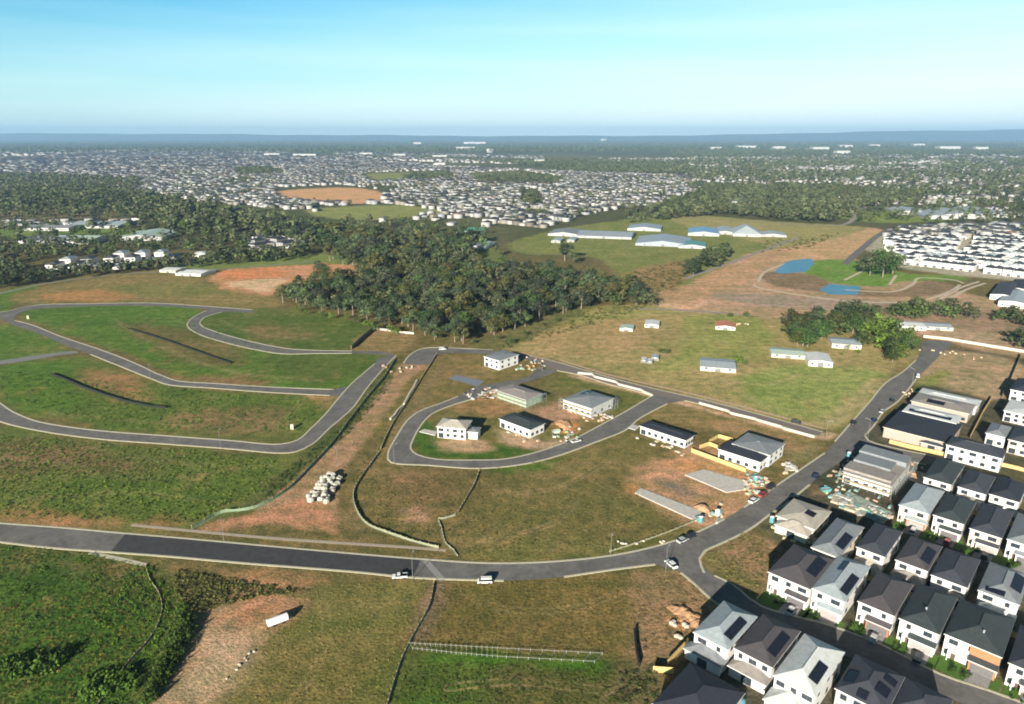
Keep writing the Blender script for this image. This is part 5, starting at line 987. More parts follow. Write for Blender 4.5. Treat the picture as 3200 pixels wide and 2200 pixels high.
SH('low white shed at the right of the dry field', 2375,724,2450,734, CREAM, WR, 3)
SH('small white house in the green meadow', 1728,742,1758,752, WHITE, WR, 4); SH('small cream house in the green meadow', 1778,740,1800,750, CREAM, WR, 4)
SH('white farmhouse at the edge of the woods', 1478,754,1530,772, WHITE, WR, 4); SH('green roofed barn behind the farmhouse', 1440,712,1510,726, WHITE, mat('green_roof_sheets', (.12,.36,.22), .5), 5)
SH('long pale warehouse left of the woods', 395,722,535,742, WHITE, GRNR, 6, th=.1); SH('grey warehouse behind the hedge', 115,736,205,752, WHITE, MR, 6, th=-.1); SH('pale green roofed warehouse', 210,734,300,752, WHITE, GRNR, 6, th=-.1)
SH('grey flat roofed depot', 90,702,250,712, CREAM, MR, 6, th=-.05); SH('white depot with vehicles', 255,690,400,706, CREAM, LR, 5, th=-.05)
SH('white school hall in the far trees', 2270,602,2345,632, WHITE, LR, 9); SH('long white hall with dark side on the far green', 2940,656,3030,672, WHITE, WR, 7); SH('white hall at the far green, left', 2800,650,2880,662, WHITE, WR, 6); SH('white hall at the far green, middle', 2890,656,2930,676, WHITE, WR, 6); SH('white hall at the far green, right', 3055,650,3105,670, WHITE, WR, 6)
SH('dark roofed house above the row of trees at the right', 3100,880,3200,920, WHITE, BR, 6, th=-.7); SH('second dark roofed house above the row of trees', 3150,872,3230,900, WHITE, ROOFS['navy'], 6, th=-.7); SH('blue-grey roofed house at the right edge above the trees', 3120,905,3230,940, WHITE, LR, 6, th=-.7)
# distant white factories
rg = random.Random(21)
for i, (xa, xb, yy) in enumerate([(2190,2280,470),(2280,2380,466),(2385,2480,468),(2520,2600,470),(2600,2680,464),(2680,2780,462),(2835,2900,460),(2910,3010,468),(3015,3110,470),(2600,2660,482),(1410,1500,470),(1500,1560,476),(805,905,490),(905,1010,492),(1090,1200,488),(1200,1300,492),(1330,1420,496),(1650,1720,510),(30,80,436),(110,140,438),(760,800,432),(880,920,436),(960,1000,437),(1870,1900,444),(1270,1340,455),(1430,1540,454),(1350,1400,520)]):
    x0, y0 = g((xa, yy)); x1, _ = g((xb, yy)); W = (x1 - x0) * rg.uniform(.3, .7); D = min(max(W * .5, 30), 160)
    o = empty('factory', ((x0 + x1) / 2, y0, 0), rg.uniform(-.1, .1)); tag(o, 'white flat-roofed factory far off near the horizon', 'factory', 'white factories near the horizon')
    hh = y0 * .0042 + 3; b = MB(); b.box(-W/2, W/2, -D/2, D/2, 0, hh); b.build('wall', WALLS['grey'], o); r = MB(); add_hip(r, -W/2 - 1, W/2 + 1, -D/2 - 1, D/2 + 1, hh + .01, .06, 0, True); r.build('roof', [ROOFS['light'], WALLS['pale']], o)

# ------------------------------------------------------------------ houses further off
rs = np.random.RandomState(5)
def grid_houses(poly, du, rows, period, th, skip=.06, jit=1.0):
    du *= 1.18; rows = [r_ * 1.18 for r_ in rows]; period *= 1.18
    q = np.array(G(poly)); c_, s_ = math.cos(th), math.sin(th); U = q[:, 0] * c_ + q[:, 1] * s_; V_ = -q[:, 0] * s_ + q[:, 1] * c_
    us = np.arange(U.min(), U.max(), du); vs = np.concatenate([np.arange(V_.min() + r_, V_.max(), period) for r_ in rows])
    uu, vv = np.meshgrid(us, vs); uu, vv = uu.ravel(), vv.ravel(); uu = uu + rs.uniform(-jit, jit, len(uu)); vv = vv + rs.uniform(-jit, jit, len(vv))
    pts = np.stack([uu * c_ - vv * s_, uu * s_ + vv * c_], 1); k = inpoly(pts, q.tolist()) & (rs.rand(len(pts)) > skip); return pts[k], th
FROOF = .72 * np.array([(.06,.065,.085),(.10,.11,.13),(.07,.08,.10),(.17,.17,.18),(.45,.47,.48),(.68,.69,.68),(.14,.12,.11),(.36,.25,.19)]); FWALL = np.array([(.42,.41,.40),(.28,.26,.23),(.33,.33,.34),(.17,.15,.13)])
hm = attrmat('distant_house_paint', .7, spec=.2)
def htemplate(W=9.5, D=14.5, h=5.6, s=.34):
    o = .45; a, b = W/2, D/2
    v = [(-a,-b,0),(a,-b,0),(a,b,0),(-a,b,0),(-a,-b,h),(a,-b,h),(a,b,h),(-a,b,h), (-a-o,-b-o,h),(a+o,-b-o,h),(a+o,b+o,h),(-a-o,b+o,h),(0,-b-o+a+o,h+s*(a+o)),(0,b+o-a-o,h+s*(a+o))]
    f = [(0,1,5,4),(1,2,6,5),(2,3,7,6),(3,0,4,7),(9,10,13,12),(11,8,12,13),(8,9,12,12),(10,11,13,13)]
    return np.array(v, float), f
HV, HF = htemplate()
def mini_mesh(wi, ri, k):
    sx, sy, sz = (1, 1, 1) if k == 0 else (1.1, .85, .62) if k == 1 else (.95, 1.1, 1.05)
    w_ = MB(); v = HV * (sx, sy, sz); w_.v = [tuple(p) for p in v[:8]]; w_.f = list(HF[:4]); w_.m = [0] * 4
    for xx in (-2.6, 1.4): w_.box(xx * sx, (xx + 1.6) * sx, v[0][1] - .05, v[0][1] - .01, v[4][2] * .62, v[4][2] * .84, 1)
    w_.box(-.2, 3.9, v[0][1] - .05, v[0][1] - .01, .05, 2.2, 1)
    r = MB(); r.v = [tuple(p) for p in v[8:]]; r.f = [(1,2,5,4),(3,0,4,5),(0,1,4),(2,3,5),(3,2,1,0)]; r.m = [0] * 5
    return w_.mesh('wall', [WALLS[wi], FRAME]), r.mesh('roof', ROOFS[ri])
WALLS['dull'] = mat('dull_render', (.36,.35,.34), .8, .1); WALLS['dull2'] = mat('tan_brick', (.30,.25,.21), .9, .1)
variants = [mini_mesh(w_, r_, k) for k, (w_, r_) in enumerate([('white','navy'),('white','white'),('white','slate')])] + [mini_mesh('white','white',0), mini_mesh('white','light',2), mini_mesh('white','slate',0), mini_mesh('cream','mid',1), mini_mesh('white','black',2)]
n_house = sum(1 for o in sc.objects if o.name.split('.')[0] == 'house')
def mini(p, th, label, group, vi=None, s=1):
    w_, r_ = variants[rs.randint(8) if vi is None else vi]; o = empty('house', (p[0], p[1], 0), th); o.scale = tuple(1.16 * k_ for k_ in (s if isinstance(s, tuple) else (s,) * 3)); tag(o, label, 'house', group); link('wall', w_, o); link('roof', r_, o)
dullv = [len(variants) + i for i in range(6)]; variants += [mini_mesh('dull','slate',0), mini_mesh('dull2','mid',1), mini_mesh('dull','navy',1), mini_mesh('pale','purple',2), mini_mesh('dull2','taupe',1), mini_mesh('dull','black',0)]
e1, th1 = grid_houses([(2765,735),(2800,716),(3000,708),(3220,705),(3220,876),(3145,868),(2800,824),(2795,795),(2760,765)], 6.6, [0, 15], 38, R(-45), .05, .15)
e1 = e1[~inpoly(e1, G([(2985,770),(3050,722),(3075,722),(3020,790),(2990,800)]))]
e1 = e1[np.argsort(e1[:, 1])]; e1_rest = e1[190:]; e1 = e1[:190]; print('estate', len(e1), len(e1_rest))
for p in e1: mini(p, th1, 'white two-storey house in the tight new estate right of the ponds', 'houses of the tight new estate', rs.choice([0,0,2,5,5,1,4,3,7]), s=(.66, .78, .86))
e2, th2 = grid_houses([(90,828),(300,812),(480,800),(640,790),(640,812),(480,828),(300,845),(120,862)], 17, [0], 26, R(10), .2)
for p in e2[:22]: mini(p, th2, 'pale house among the dark trees behind the upper left hill', 'houses in the dark belt of trees', rs.choice([1,4] + dullv))
e4, th4 = grid_houses([(-60,688),(430,684),(440,700),(300,706),(-60,712)], 15, [0, 17], 34, R(5), .3)
for p in e4[:34]: mini(p, th4, 'low grey building in the strip above the pale warehouses on the left', 'low buildings above the pale warehouses', rs.choice([1,4] + dullv), (1.1, .8, .6))
e3, th3 = grid_houses([(790,752),(860,735),(940,735),(930,775),(850,790),(790,790)], 13, [0, 17], 40, R(-30), .1)
for p in e3: mini(p, th3, 'pale house in the pocket between the woods left of centre', 'houses in the pocket between the woods', rs.choice([1,4] + dullv))
n_house = sum(1 for o in sc.objects if o.name.split('.')[0] == 'house')
S1 = [(-200,560),(-200,505),(0,500),(300,483),(480,478),(700,482),(900,484),(1150,500),(1400,520),(1600,530),(1900,540),(2150,548),(2180,575),(2150,610),(2040,640),(1950,650),(1850,668),(1760,695),(1700,712),(1600,706),(1500,685),(1350,690),(1280,660),(1240,672),(1000,662),(850,650),(640,632),(450,602),(200,580),(0,585)]
S1a = [(1150,690),(1300,685),(1500,690),(1620,700),(1500,712),(1300,705)]
S1w = spline(G(S1), 80, True); HOLES = [G(Dp(p)) for p in ([(620,425),(780,418),(880,434),(870,458),(800,466),(630,450)], [(700,468),(900,462),(1000,478),(900,498),(760,500)], [(1060,392),(1180,385),(1270,400),(1200,415),(1080,408)], [(820,392),(980,386),(1000,405),(840,412)], [(1180,430),(1225,425),(1230,460),(1180,462)], [(550,385),(640,380),(650,392),(560,398)])]
allp, allt = [], []
for cell, (th_, du, per) in enumerate([(R(-43), 13, 54)]):
    a, t_ = grid_houses(S1, 11.0, [0, 17], 44, R(-43), .08, .9); b, t2 = grid_houses(S1, 11.0, [0, 17], 44, R(12), .08, .9)
    cz = lambda p_: (np.floor((p_[:, 0] + 9000) / 330).astype(int) * 7 + np.floor(p_[:, 1] / 330).astype(int) * 3) % 2
    a = a[cz(a) == 0]; b = b[cz(b) == 1]; allp += [a, b]; allt += [np.full(len(a), t_), np.full(len(b), t2)]
for poly, dn in ((S1a, .05), ([(2140,540),(2500,520),(3300,525),(3300,610),(2900,640),(2500,600),(2150,625)], .5), ([(1050,478),(1700,492),(1700,515),(1050,497)], .45), ([(1800,500),(2700,488),(3300,490),(3300,520),(2200,540),(1800,525)], .72), ([(2500,600),(3300,600),(3300,690),(2900,640),(2600,640)], .7), ([(-200,460),(900,462),(900,480),(-200,490)], .6), ([(900,445),(2600,447),(2600,470),(900,462)], .93)):
    a, t_ = grid_houses(poly, 14, [0, 22], 60, R(-20), dn, 4); allp.append(a); allt.append(np.full(len(a), t_))
allp.append(e1_rest); allt.append(np.full(len(e1_rest), th1))
A_ = np.concatenate(allp); T_ = np.concatenate(allt); k = np.ones(len(A_), bool)
for h_ in HOLES: k &= ~inpoly(A_, h_)
hole_ = k & (wob(A_, 75, 9) > .48); GAPS = A_[hole_ & (rs.rand(len(A_)) < .5)]; k &= ~hole_; A_, T_ = A_[k], T_[k]; o_ = np.argsort(A_[:, 1]); A_, T_ = A_[o_], T_[o_]
d_far = np.hypot(A_[:, 0], A_[:, 1]); keep = (rs.rand(len(A_)) < np.clip(3600 / d_far, .15, 1)); A_, T_ = A_[keep], T_[keep]
n_ind = max(0, 300 - n_house)
for p, t_ in zip(A_[:n_ind], T_[:n_ind]): mini(p, t_, 'small pale-walled house on the near edge of the distant suburb beyond the woods', 'houses on the near edge of the distant suburb', rs.choice(dullv))
A_, T_ = A_[n_ind:], T_[n_ind:]; n = len(A_); print('far houses', n)
sc_ = .98 * rs.uniform(.85, 1.25, (n, 1)) * np.clip(np.hypot(A_[:, 0], A_[:, 1]) / 2600, 1, 2.2)[:, None]; sz_ = rs.choice([.6, 1, 1.05], n)[:, None]
c_, s_ = np.cos(T_)[:, None], np.sin(T_)[:, None]; vx, vy, vz = HV[:, 0][None] * sc_, HV[:, 1][None] * sc_, HV[:, 2][None] * sz_ * sc_
VV = np.stack([vx * c_ - vy * s_ + A_[:, :1], vx * s_ + vy * c_ + A_[:, 1:2], vz + 0 * vx], -1).reshape(-1, 3)
fw = np.array(HF[:6]); QQ = (fw[None] + (np.arange(n) * 14)[:, None, None]).reshape(-1, 4)
tri = np.array([(8, 9, 12, 12), (10, 11, 13, 13)]); 
# hip ends as slim quads so that one array holds every face
HV2 = HV; endq = np.array([(8, 9, 12, 8), (10, 11, 13, 10)])
wc = FWALL[rs.choice(4, n, p=[.5, .2, .2, .1])]; rc = FROOF[rs.choice(8, n, p=[.22,.20,.16,.14,.10,.05,.08,.05])] * rs.uniform(.85, 1.15, (n, 1))
colr = np.repeat(np.stack([wc, rc], 1), [4, 2], axis=1).reshape(-1, 3)
me = npmesh('distant_suburb', VV, QQ, [hm], col=colr); tag(link('distant_suburb', me), 'mass of small white and dark roofed houses of the distant suburb', 'suburb', kind='stuff')
tv = np.array([(8, 9, 12), (10, 11, 13)]); TQ = (tv[None] + (np.arange(n) * 14)[:, None, None]).reshape(-1, 3)
hv_keep = me  # the hip ends are added to the same mesh below
import bmesh
bm = bmesh.new(); bm.from_mesh(me); bm.verts.ensure_lookup_table(); lay = bm.faces.layers.float_color['Col']
for i, t in enumerate(TQ):
    try: f = bm.faces.new([bm.verts[j] for j in t]); f[lay] = (*rc[i // 2], 1)
    except ValueError: pass
bm.to_mesh(me); bm.free()

# ------------------------------------------------------------------ trees
def leafcloud(n, lobes, seed, size, base=(.075, .088, .036), flat=.8, var=.35):
    r = np.random.RandomState(seed); L_ = []; 
    lid = r.choice(len(lobes), n, p=np.array([l[3] ** 2 for l in lobes]) / sum(l[3] ** 2 for l in lobes))
    lo = np.array(lobes); d = r.normal(size=(n, 3)); d /= np.linalg.norm(d, axis=1)[:, None]; rad = r.uniform(.35, 1.3, n) ** .6
    lump = 1 + .18 * np.sin(d[:, 0] * 5 + lid) * np.sin(d[:, 1] * 6 + lid * 2) 
    C_ = lo[lid, :3] + d * (lo[lid, 3] * rad * lump)[:, None] * (1, 1, flat)
    nn = d * .9 + r.normal(size=(n, 3)) * .38 + (0, 0, .2); nn /= np.linalg.norm(nn, axis=1)[:, None]
    a = np.cross(nn, r.normal(size=(n, 3))); a /= np.linalg.norm(a, axis=1)[:, None]; b = np.cross(nn, a); s1 = (size * r.uniform(.6, 1.4, n))[:, None]; s2 = s1 * r.uniform(.55, 1, n)[:, None]
    V_ = np.stack([C_ - a * s1, C_ - b * s2, C_ + a * s1, C_ + b * s2], 1).reshape(-1, 3); Q_ = np.arange(n * 4).reshape(n, 4)
    lobc = r.uniform(1 - var, 1 + var, len(lobes)); col = np.array(base)[None] * (lobc[lid] * r.uniform(.88, 1.12, n))[:, None] * (1 + r.uniform(-.12, .12, (n, 3)) * .6)
    return V_, Q_, np.clip(col, .005, 1)
def lobes_for(seed, kind):
    r = random.Random(seed); o = []
    n = 12 if kind == 'gum' else 9
    for i in range(n):
        a = i * 2.4 + r.uniform(-.5, .5); t = i / n
        if kind == 'gum': rr_ = .29 * math.sin(math.pi * min(1, .25 + t * .8)) * r.uniform(.5, 1.35); z = .36 + .5 * t + r.uniform(-.09, .09); s_ = r.uniform(.075, .18)
        elif kind == 'round': rr_ = .30 * math.sin(math.pi * min(1, .3 + t * .65)) * r.uniform(.6, 1.1); z = .30 + .48 * t; s_ = r.uniform(.15, .22)
        else: rr_ = .55 * r.uniform(.2, 1); z = .25 + .3 * r.random() * (1 - rr_); s_ = r.uniform(.22, .34)
        o.append((rr_ * math.cos(a), rr_ * math.sin(a), z, s_))
    return o
leaf_m = attrmat('leaves', .85, .36, spec=.12)
def trunk_mesh(seed, h=1.0):
    r = random.Random(seed); m_ = MB(); 
    def limb(a, b, r0, r1):
        a = Vector(a); b = Vector(b); d = (b - a).normalized(); x = d.orthogonal().normalized(); y = d.cross(x); k = len(m_.v); n = 6
        for p, q in ((a, r0), (b, r1)):
            for i in range(n): m_.v.append(tuple(p + x * q * math.cos(i * 6.2832 / n) + y * q * math.sin(i * 6.2832 / n)))
        for i in range(n): m_.f.append((k + i, k + (i+1) % n, k + n + (i+1) % n, k + n + i)); m_.m.append(0)
    t = (r.uniform(-.03, .03), r.uniform(-.03, .03), .4); limb((0, 0, -.01), t, .022, .015); limb(t, (t[0] * 2, t[1] * 2, .75), .015, .005)
    for i in range(5):
        a = i * 1.3 + r.random(); z = .28 + .09 * i; limb((t[0] * z * 2, t[1] * z * 2, z), (.2 * math.cos(a), .2 * math.sin(a), z + .2), .010, .004)
    return m_.mesh('trunk', BARK)
TREES = {}
for kind, base, ns_ in (('gum', (.070, .088, .042), 7), ('dark', (.048, .064, .028), 4), ('bright', (.085, .135, .022), 3), ('round', (.055, .085, .026), 4)):
    TREES[kind] = []
    for s_ in range(ns_):
        b_ = tuple(c * (1 + .25 * math.sin(s_ * 2.1 + i)) for i, c in enumerate(base))
        V_, Q_, C_ = leafcloud(900, lobes_for(s_ + len(kind) * 10, 'gum' if kind in ('gum', 'dark') else 'round'), s_, .030, b_)
        TREES[kind].append((npmesh('crown', V_, Q_, [leaf_m], col=C_), trunk_mesh(s_)))
cands = []   # x, y, height, kind, group id
RG = []
def woods(poly, spacing, hmin, hmax, mix, label, group, d=False, name='tree', prob=1.0, noisecut=None, own=True):
    spacing *= 1.2; hmin *= 1.0; hmax *= 1.0; q = G(Dp(poly) if d else poly); A = np.array(q); xs = np.arange(A[:, 0].min(), A[:, 0].max(), spacing); ys = np.arange(A[:, 1].min(), A[:, 1].max(), spacing * .87)
    X_, Y_ = np.meshgrid(xs, ys); X_ = X_ + (np.arange(len(ys)) % 2)[:, None] * spacing / 2; p = np.stack([X_.ravel(), Y_.ravel()], 1) + rs.uniform(-.38, .38, (X_.size, 2)) * spacing
    k = inpoly(p, q) & (rs.rand(len(p)) < prob)
    if noisecut is not None: k &= wob(p, noisecut[0], 31) < noisecut[1]
    p = p[k]; RG.append((label, group)); gi = len(RG) - 1
    ks = list(mix.keys()); pr = np.array([mix[a] for a in ks], float); pr /= pr.sum()
    for pt, hh, kk in zip(p, rs.uniform(hmin, hmax, len(p)), rs.choice(len(ks), len(p), p=pr)): cands.append((pt[0], pt[1], hh, ks[kk], gi))
def one(p, h, kind, label, group=None):
    x, y = g(p); RG.append((label, group)); cands.append((x, y, h, kind, len(RG) - 1))
woods([(862,945),(960,985),(1080,990),(1200,1022),(1300,1060),(1400,1080),(1520,1070),(1640,1022),(1750,990),(1880,965),(1990,955),(2045,945),(2000,905),(1900,888),(1800,868),(1600,850),(1400,850),(1200,868),(1050,890),(950,905)], 9.8, 11, 18.5, {'gum': 6, 'dark': 2, 'round': 1}, 'tall olive-grey gum tree in the dense wood at the centre', 'gum trees of the central wood', prob=.9)
woods([(960,985),(1080,990),(1200,1022),(1280,1050),(1250,1060),(1100,1010),(900,975),(860,945)], 8, 4, 8, {'bright': 2, 'round': 1}, 'low bright green tree along the left foot of the central wood', 'bright trees at the foot of the central wood', prob=.8)
woods([(2440,1075),(2460,1030),(2560,1000),(2700,985),(2740,1000),(2700,1045),(2600,1065),(2560,1085),(2500,1090)], 9, 11, 16, {'round': 3, 'dark': 1}, 'dark green tree behind the greenish farm shed', 'dark trees around the farm sheds')
woods([(2680,1060),(2740,1010),(2850,1055),(2850,1090),(2820,1140),(2790,1145),(2750,1095),(2690,1090)], 8, 9, 13, {'bright': 3, 'round': 1}, 'bright green tree left of the new road', 'bright green trees left of the new road')
woods([(2610,1080),(2690,1085),(2760,1110),(2720,1125),(2620,1110)], 9, 2, 4.5, {'bright': 2, 'round': 1}, 'low bright bush right of the white farmhouse', 'low bushes right of the farmhouse')
woods([(2785,985),(2830,965),(2900,975),(2960,968),(3050,985),(3040,1005),(2950,998),(2800,1002)], 8, 10, 14, {'gum': 1, 'dark': 1, 'round': 1}, 'grey-green tree in the row below the right-hand basin', 'row of trees below the basin')
woods([(3100,990),(3150,985),(3300,1010),(3300,1060),(3200,1030),(3110,1005)], 9, 10, 14, {'dark': 1, 'round': 1}, 'dark tree against the right edge above the head of the new road', 'dark trees at the right edge')
woods([(3150,1070),(3200,1060),(3300,1090),(3300,1120),(3180,1100)], 7, 9, 13, {'dark': 1}, 'dark tree at the right edge beside the long pale wall', 'dark trees by the pale wall')
for i, (p, h) in enumerate([((2718,860),22),((2758,866),26),((2788,858),22),((2740,848),26),((2770,845),25),((2705,852),17)]): one(p, h, 'round' if i % 2 else 'gum', 'large spreading tree on the green lawn between the ponds and the tight estate', 'large trees on the lawn by the ponds')
woods([(2130,868),(2165,862),(2290,806),(2280,795),(2220,805),(2140,850)], 8, 12, 18, {'dark': 2, 'gum': 1}, 'dark tree in the diagonal row beside the red earthworks', 'diagonal row of dark trees')
woods([(1960,960),(2050,958),(2040,930),(1990,935)], 9, 8, 13, {'gum': 2, 'dark': 1}, 'gum tree at the right tip of the central wood', 'gum trees at the right tip of the wood')
one((1765,815), 22, 'dark', 'tall dark pointed tree standing behind the central wood in the meadow'); one((1790,824), 14, 'gum', 'grey gum beside the tall dark pointed tree')
one((2082,1108), 5, 'round', 'round dark bush beside the three tiny white sheds'); one((2065,1105), 4, 'round', 'smaller round bush touching the tiny white sheds')
one((2330,990), 5, 'round', 'round bush beside the red farm shed'); one((2280,992), 4.5, 'round', 'round bush behind the red farm shed')
one((2308,1140), 6.5, 'bright', 'bright tree at the right end of the long low paddock shed'); one((2328,1144), 4.5, 'round', 'small tree right of the bright one at the paddock shed')
for i, p in enumerate([(1620,1020),(1560,1062),(1600,1075),(1590,1088),(1480,1075),(1640,1050),(1700,1018),(1740,1005)]): one(p, 3 + i % 3, 'round', 'low bush on the dry slope in front of the central wood', 'low bushes below the central wood')
woods([(-250,620),(0,612),(250,600),(420,608),(560,630),(640,650),(760,672),(900,695),(1100,735),(1300,760),(1440,745),(1500,760),(1480,815),(1350,850),(1100,850),(1000,800),(900,760),(720,745),(560,735),(450,712),(430,690),(200,655),(-250,660)], 14, 15, 24, {'gum': 5, 'dark': 2, 'round': 1}, 'olive gum tree in the long wood on the left', 'gum trees of the long left wood', prob=.78)
woods([(-250,880),(-100,915),(0,905),(100,893),(330,862),(520,845),(700,832),(950,812),(960,790),(800,796),(680,800),(640,818),(480,832),(300,848),(120,866),(60,830),(-250,800)], 9.5, 9, 15, {'dark': 3, 'gum': 1}, 'dark tree in the belt behind the upper left hill', 'dark belt of trees behind the upper left hill')
woods([(-250,790),(100,825),(300,808),(480,796),(640,785),(780,790),(790,745),(600,758),(480,770),(300,762),(-200,762)], 13, 8, 14, {'dark': 2, 'gum': 1, 'round': 1}, 'tree in the green belt below the pale warehouses', 'trees below the pale warehouses', prob=.85)
woods([(-250,700),(80,700),(440,712),(700,735),(780,760),(600,775),(300,765),(-250,765)], 17, 9, 15, {'gum': 2, 'dark': 2, 'round': 1}, 'tree standing among the pale warehouses on the left', 'trees among the warehouses', prob=.5)
woods([(-250,655),(200,655),(430,685),(300,690),(-250,692)], 16, 11, 17, {'gum': 2, 'dark': 1}, 'tree above the strip of low grey buildings', 'trees above the low buildings', prob=.6)
woods([(960,830),(1100,800),(1400,790),(1560,800),(1600,850),(1300,860),(1100,880),(960,880)], 16, 10, 17, {'gum': 3, 'round': 1}, 'gum tree on the green ground behind the central wood', 'gum trees behind the central wood', prob=.42)
woods([(1100,690),(1500,715),(1560,760),(1500,790),(1200,770),(950,740)], 17, 9, 16, {'gum': 3, 'round': 1}, 'gum tree between the wood and the far suburb', 'gum trees between wood and suburb', prob=.42)
woods([(2080,640),(2060,690),(2250,672),(2560,702),(2650,688),(2700,650),(2860,640),(2900,610),(2500,585),(2200,590),(2150,625)], 13, 12, 19, {'gum': 3, 'dark': 1}, 'tree in the wood beyond the dry field', 'trees of the wood beyond the dry field', prob=.85)
woods([(2700,660),(2760,640),(3300,620),(3300,705),(3000,700),(2800,690),(2650,700)], 17, 9, 15, {'gum': 2, 'dark': 1, 'round': 1}, 'tree around the far white halls', 'trees around the far white halls', prob=.55)
woods([(1940,650),(2060,640),(2060,690),(1960,700)], 14, 9, 14, {'gum': 2, 'dark': 1}, 'tree at the right end of the far suburb', 'trees at the right end of the suburb', prob=.7)
for pl in ([(730,530),(850,525),(860,545),(740,550)], [(1250,552),(1400,540),(1420,560),(1270,565)], [(1480,560),(1640,545),(1760,560),(1740,580),(1500,575)], [(1040,490),(1400,500),(1700,520),(2100,530),(2100,515),(1600,500),(1050,480)], [(1630,620),(1690,612),(1690,645),(1640,645)]):
    woods(pl, 14, 11, 17, {'gum': 2, 'dark': 1}, 'tree in a grove inside the distant suburb', 'groves in the distant suburb', prob=.9)
woods([(2100,455),(3400,455),(3400,620),(2900,620),(2500,590),(2150,600),(2150,540),(2100,500)], 19, 12, 20, {'gum': 2, 'dark': 2}, 'tree of the far wooded suburb on the right', 'trees of the far wooded suburb', prob=.6, noisecut=(130, .25))
woods([(1700,500),(2150,505),(2150,545),(1900,540),(1700,530)], 18, 12, 18, {'gum': 1, 'dark': 1}, 'tree at the far right end of the suburb', 'far trees', prob=.7)
woods([(-300,448),(3500,448),(3500,458),(1700,478),(900,480),(-300,482)], 46, 22, 36, {'dark': 2, 'gum': 1}, 'far tree', 'far trees', prob=.75, noisecut=(500, .5))
woods([(-300,441),(3500,441),(3500,448),(-300,448)], 110, 40, 60, {'dark': 1}, 'far tree', 'far trees', prob=.7, noisecut=(900, .6))
woods([(-300,600),(-300,545),(200,552),(450,566),(420,600),(200,598)], 17, 12, 18, {'gum': 2, 'dark': 1}, 'gum tree at the top of the long left wood', 'gum trees at the top of the left wood', prob=.8)
# street and yard trees of the suburb
p_ = A_[rs.rand(len(A_)) < .42] + rs.uniform(-9, 9, (int((0)) or 1, 2)); RG.append(('suburb street tree', 'far trees'))
for q_ in np.concatenate([p_, GAPS]): cands.append((q_[0], q_[1], rs.uniform(6, 12), 'gum', len(RG) - 1))
ca = np.array([(c_[0], c_[1], c_[2]) for c_ in cands]); dist = np.hypot(np.hypot(ca[:, 0], ca[:, 1]), CAM_H); xa = np.abs(ca[:, 0]) / (ca[:, 1] * CP + CAM_H * SP)
vis = xa < .78; size = ca[:, 2] / dist * vis
order = np.argsort(-size); near = set(order[:300].tolist())
print('trees', len(cands))
for i in order[:300]:
    x, y, h, kd, gi = cands[i]; cr_, tr_ = TREES[kd][rs.randint(len(TREES[kd]))]; lb, gp_ = RG[gi]; wd = h * rs.uniform(1.0, 1.45)
    o = empty('tree', (x, y, 0), rs.uniform(0, 6.28)); o.scale = (wd, wd, h); tag(o, lb, 'tree', gp_); link('crown', cr_, o); link('trunk', tr_, o)
rest = [cands[i] for i in order[300:]]
LT = {}
for kd, base in (('gum', (.074, .088, .046)), ('dark', (.050, .066, .032)), ('bright', (.08, .13, .025)), ('round', (.055, .085, .03))):
    for lod, n_, sz in ((0, 150, .062), (1, 42, .105), (2, 14, .17)):
        LT[kd, lod] = [leafcloud(n_, lobes_for(s_ + 5, 'gum' if kd in ('gum', 'dark') else 'round'), s_ + 40, sz, base, var=.3) for s_ in range(3)]
bk_ = {}
for x, y, h, kd, gi in rest:
    d_ = math.hypot(x, y)
    if d_ > 9000 and abs(x) > .8 * y: continue
    lod = 0 if d_ < 750 else 1 if d_ < 2200 else 2; bk_.setdefault((kd, lod, rs.randint(3)), []).append((x, y, h))
VS, QS, CS = [], [], []; off = 0
for (kd, lod, s_), lst in bk_.items():
    V_, Q_, C_ = LT[kd, lod][s_]; a = np.array(lst); n = len(a); th_ = rs.uniform(0, 6.28, n); c_, s2 = np.cos(th_)[:, None], np.sin(th_)[:, None]; h = a[:, 2:3]; wd = h * rs.uniform(1.0, 1.45, (n, 1))
    vv = np.stack([(V_[:, 0] * c_ - V_[:, 1] * s2) * wd + a[:, :1], (V_[:, 0] * s2 + V_[:, 1] * c_) * wd + a[:, 1:2], V_[:, 2][None] * h], -1).reshape(-1, 3)
    VS.append(vv); QS.append((Q_[None] + (np.arange(n) * len(V_))[:, None, None]).reshape(-1, 4) + off); off += len(vv); CS.append(np.clip(C_[None] * rs.uniform(.7, 1.35, (n, 1, 1)), .005, 1).reshape(-1, 3))
tag(link('distant_woodland', npmesh('distant_woodland', np.concatenate(VS), np.concatenate(QS), [leaf_m], col=np.concatenate(CS))), 'distant woods and scattered far trees fading to blue', 'woodland', kind='stuff'); print('leaf quads', off // 4)

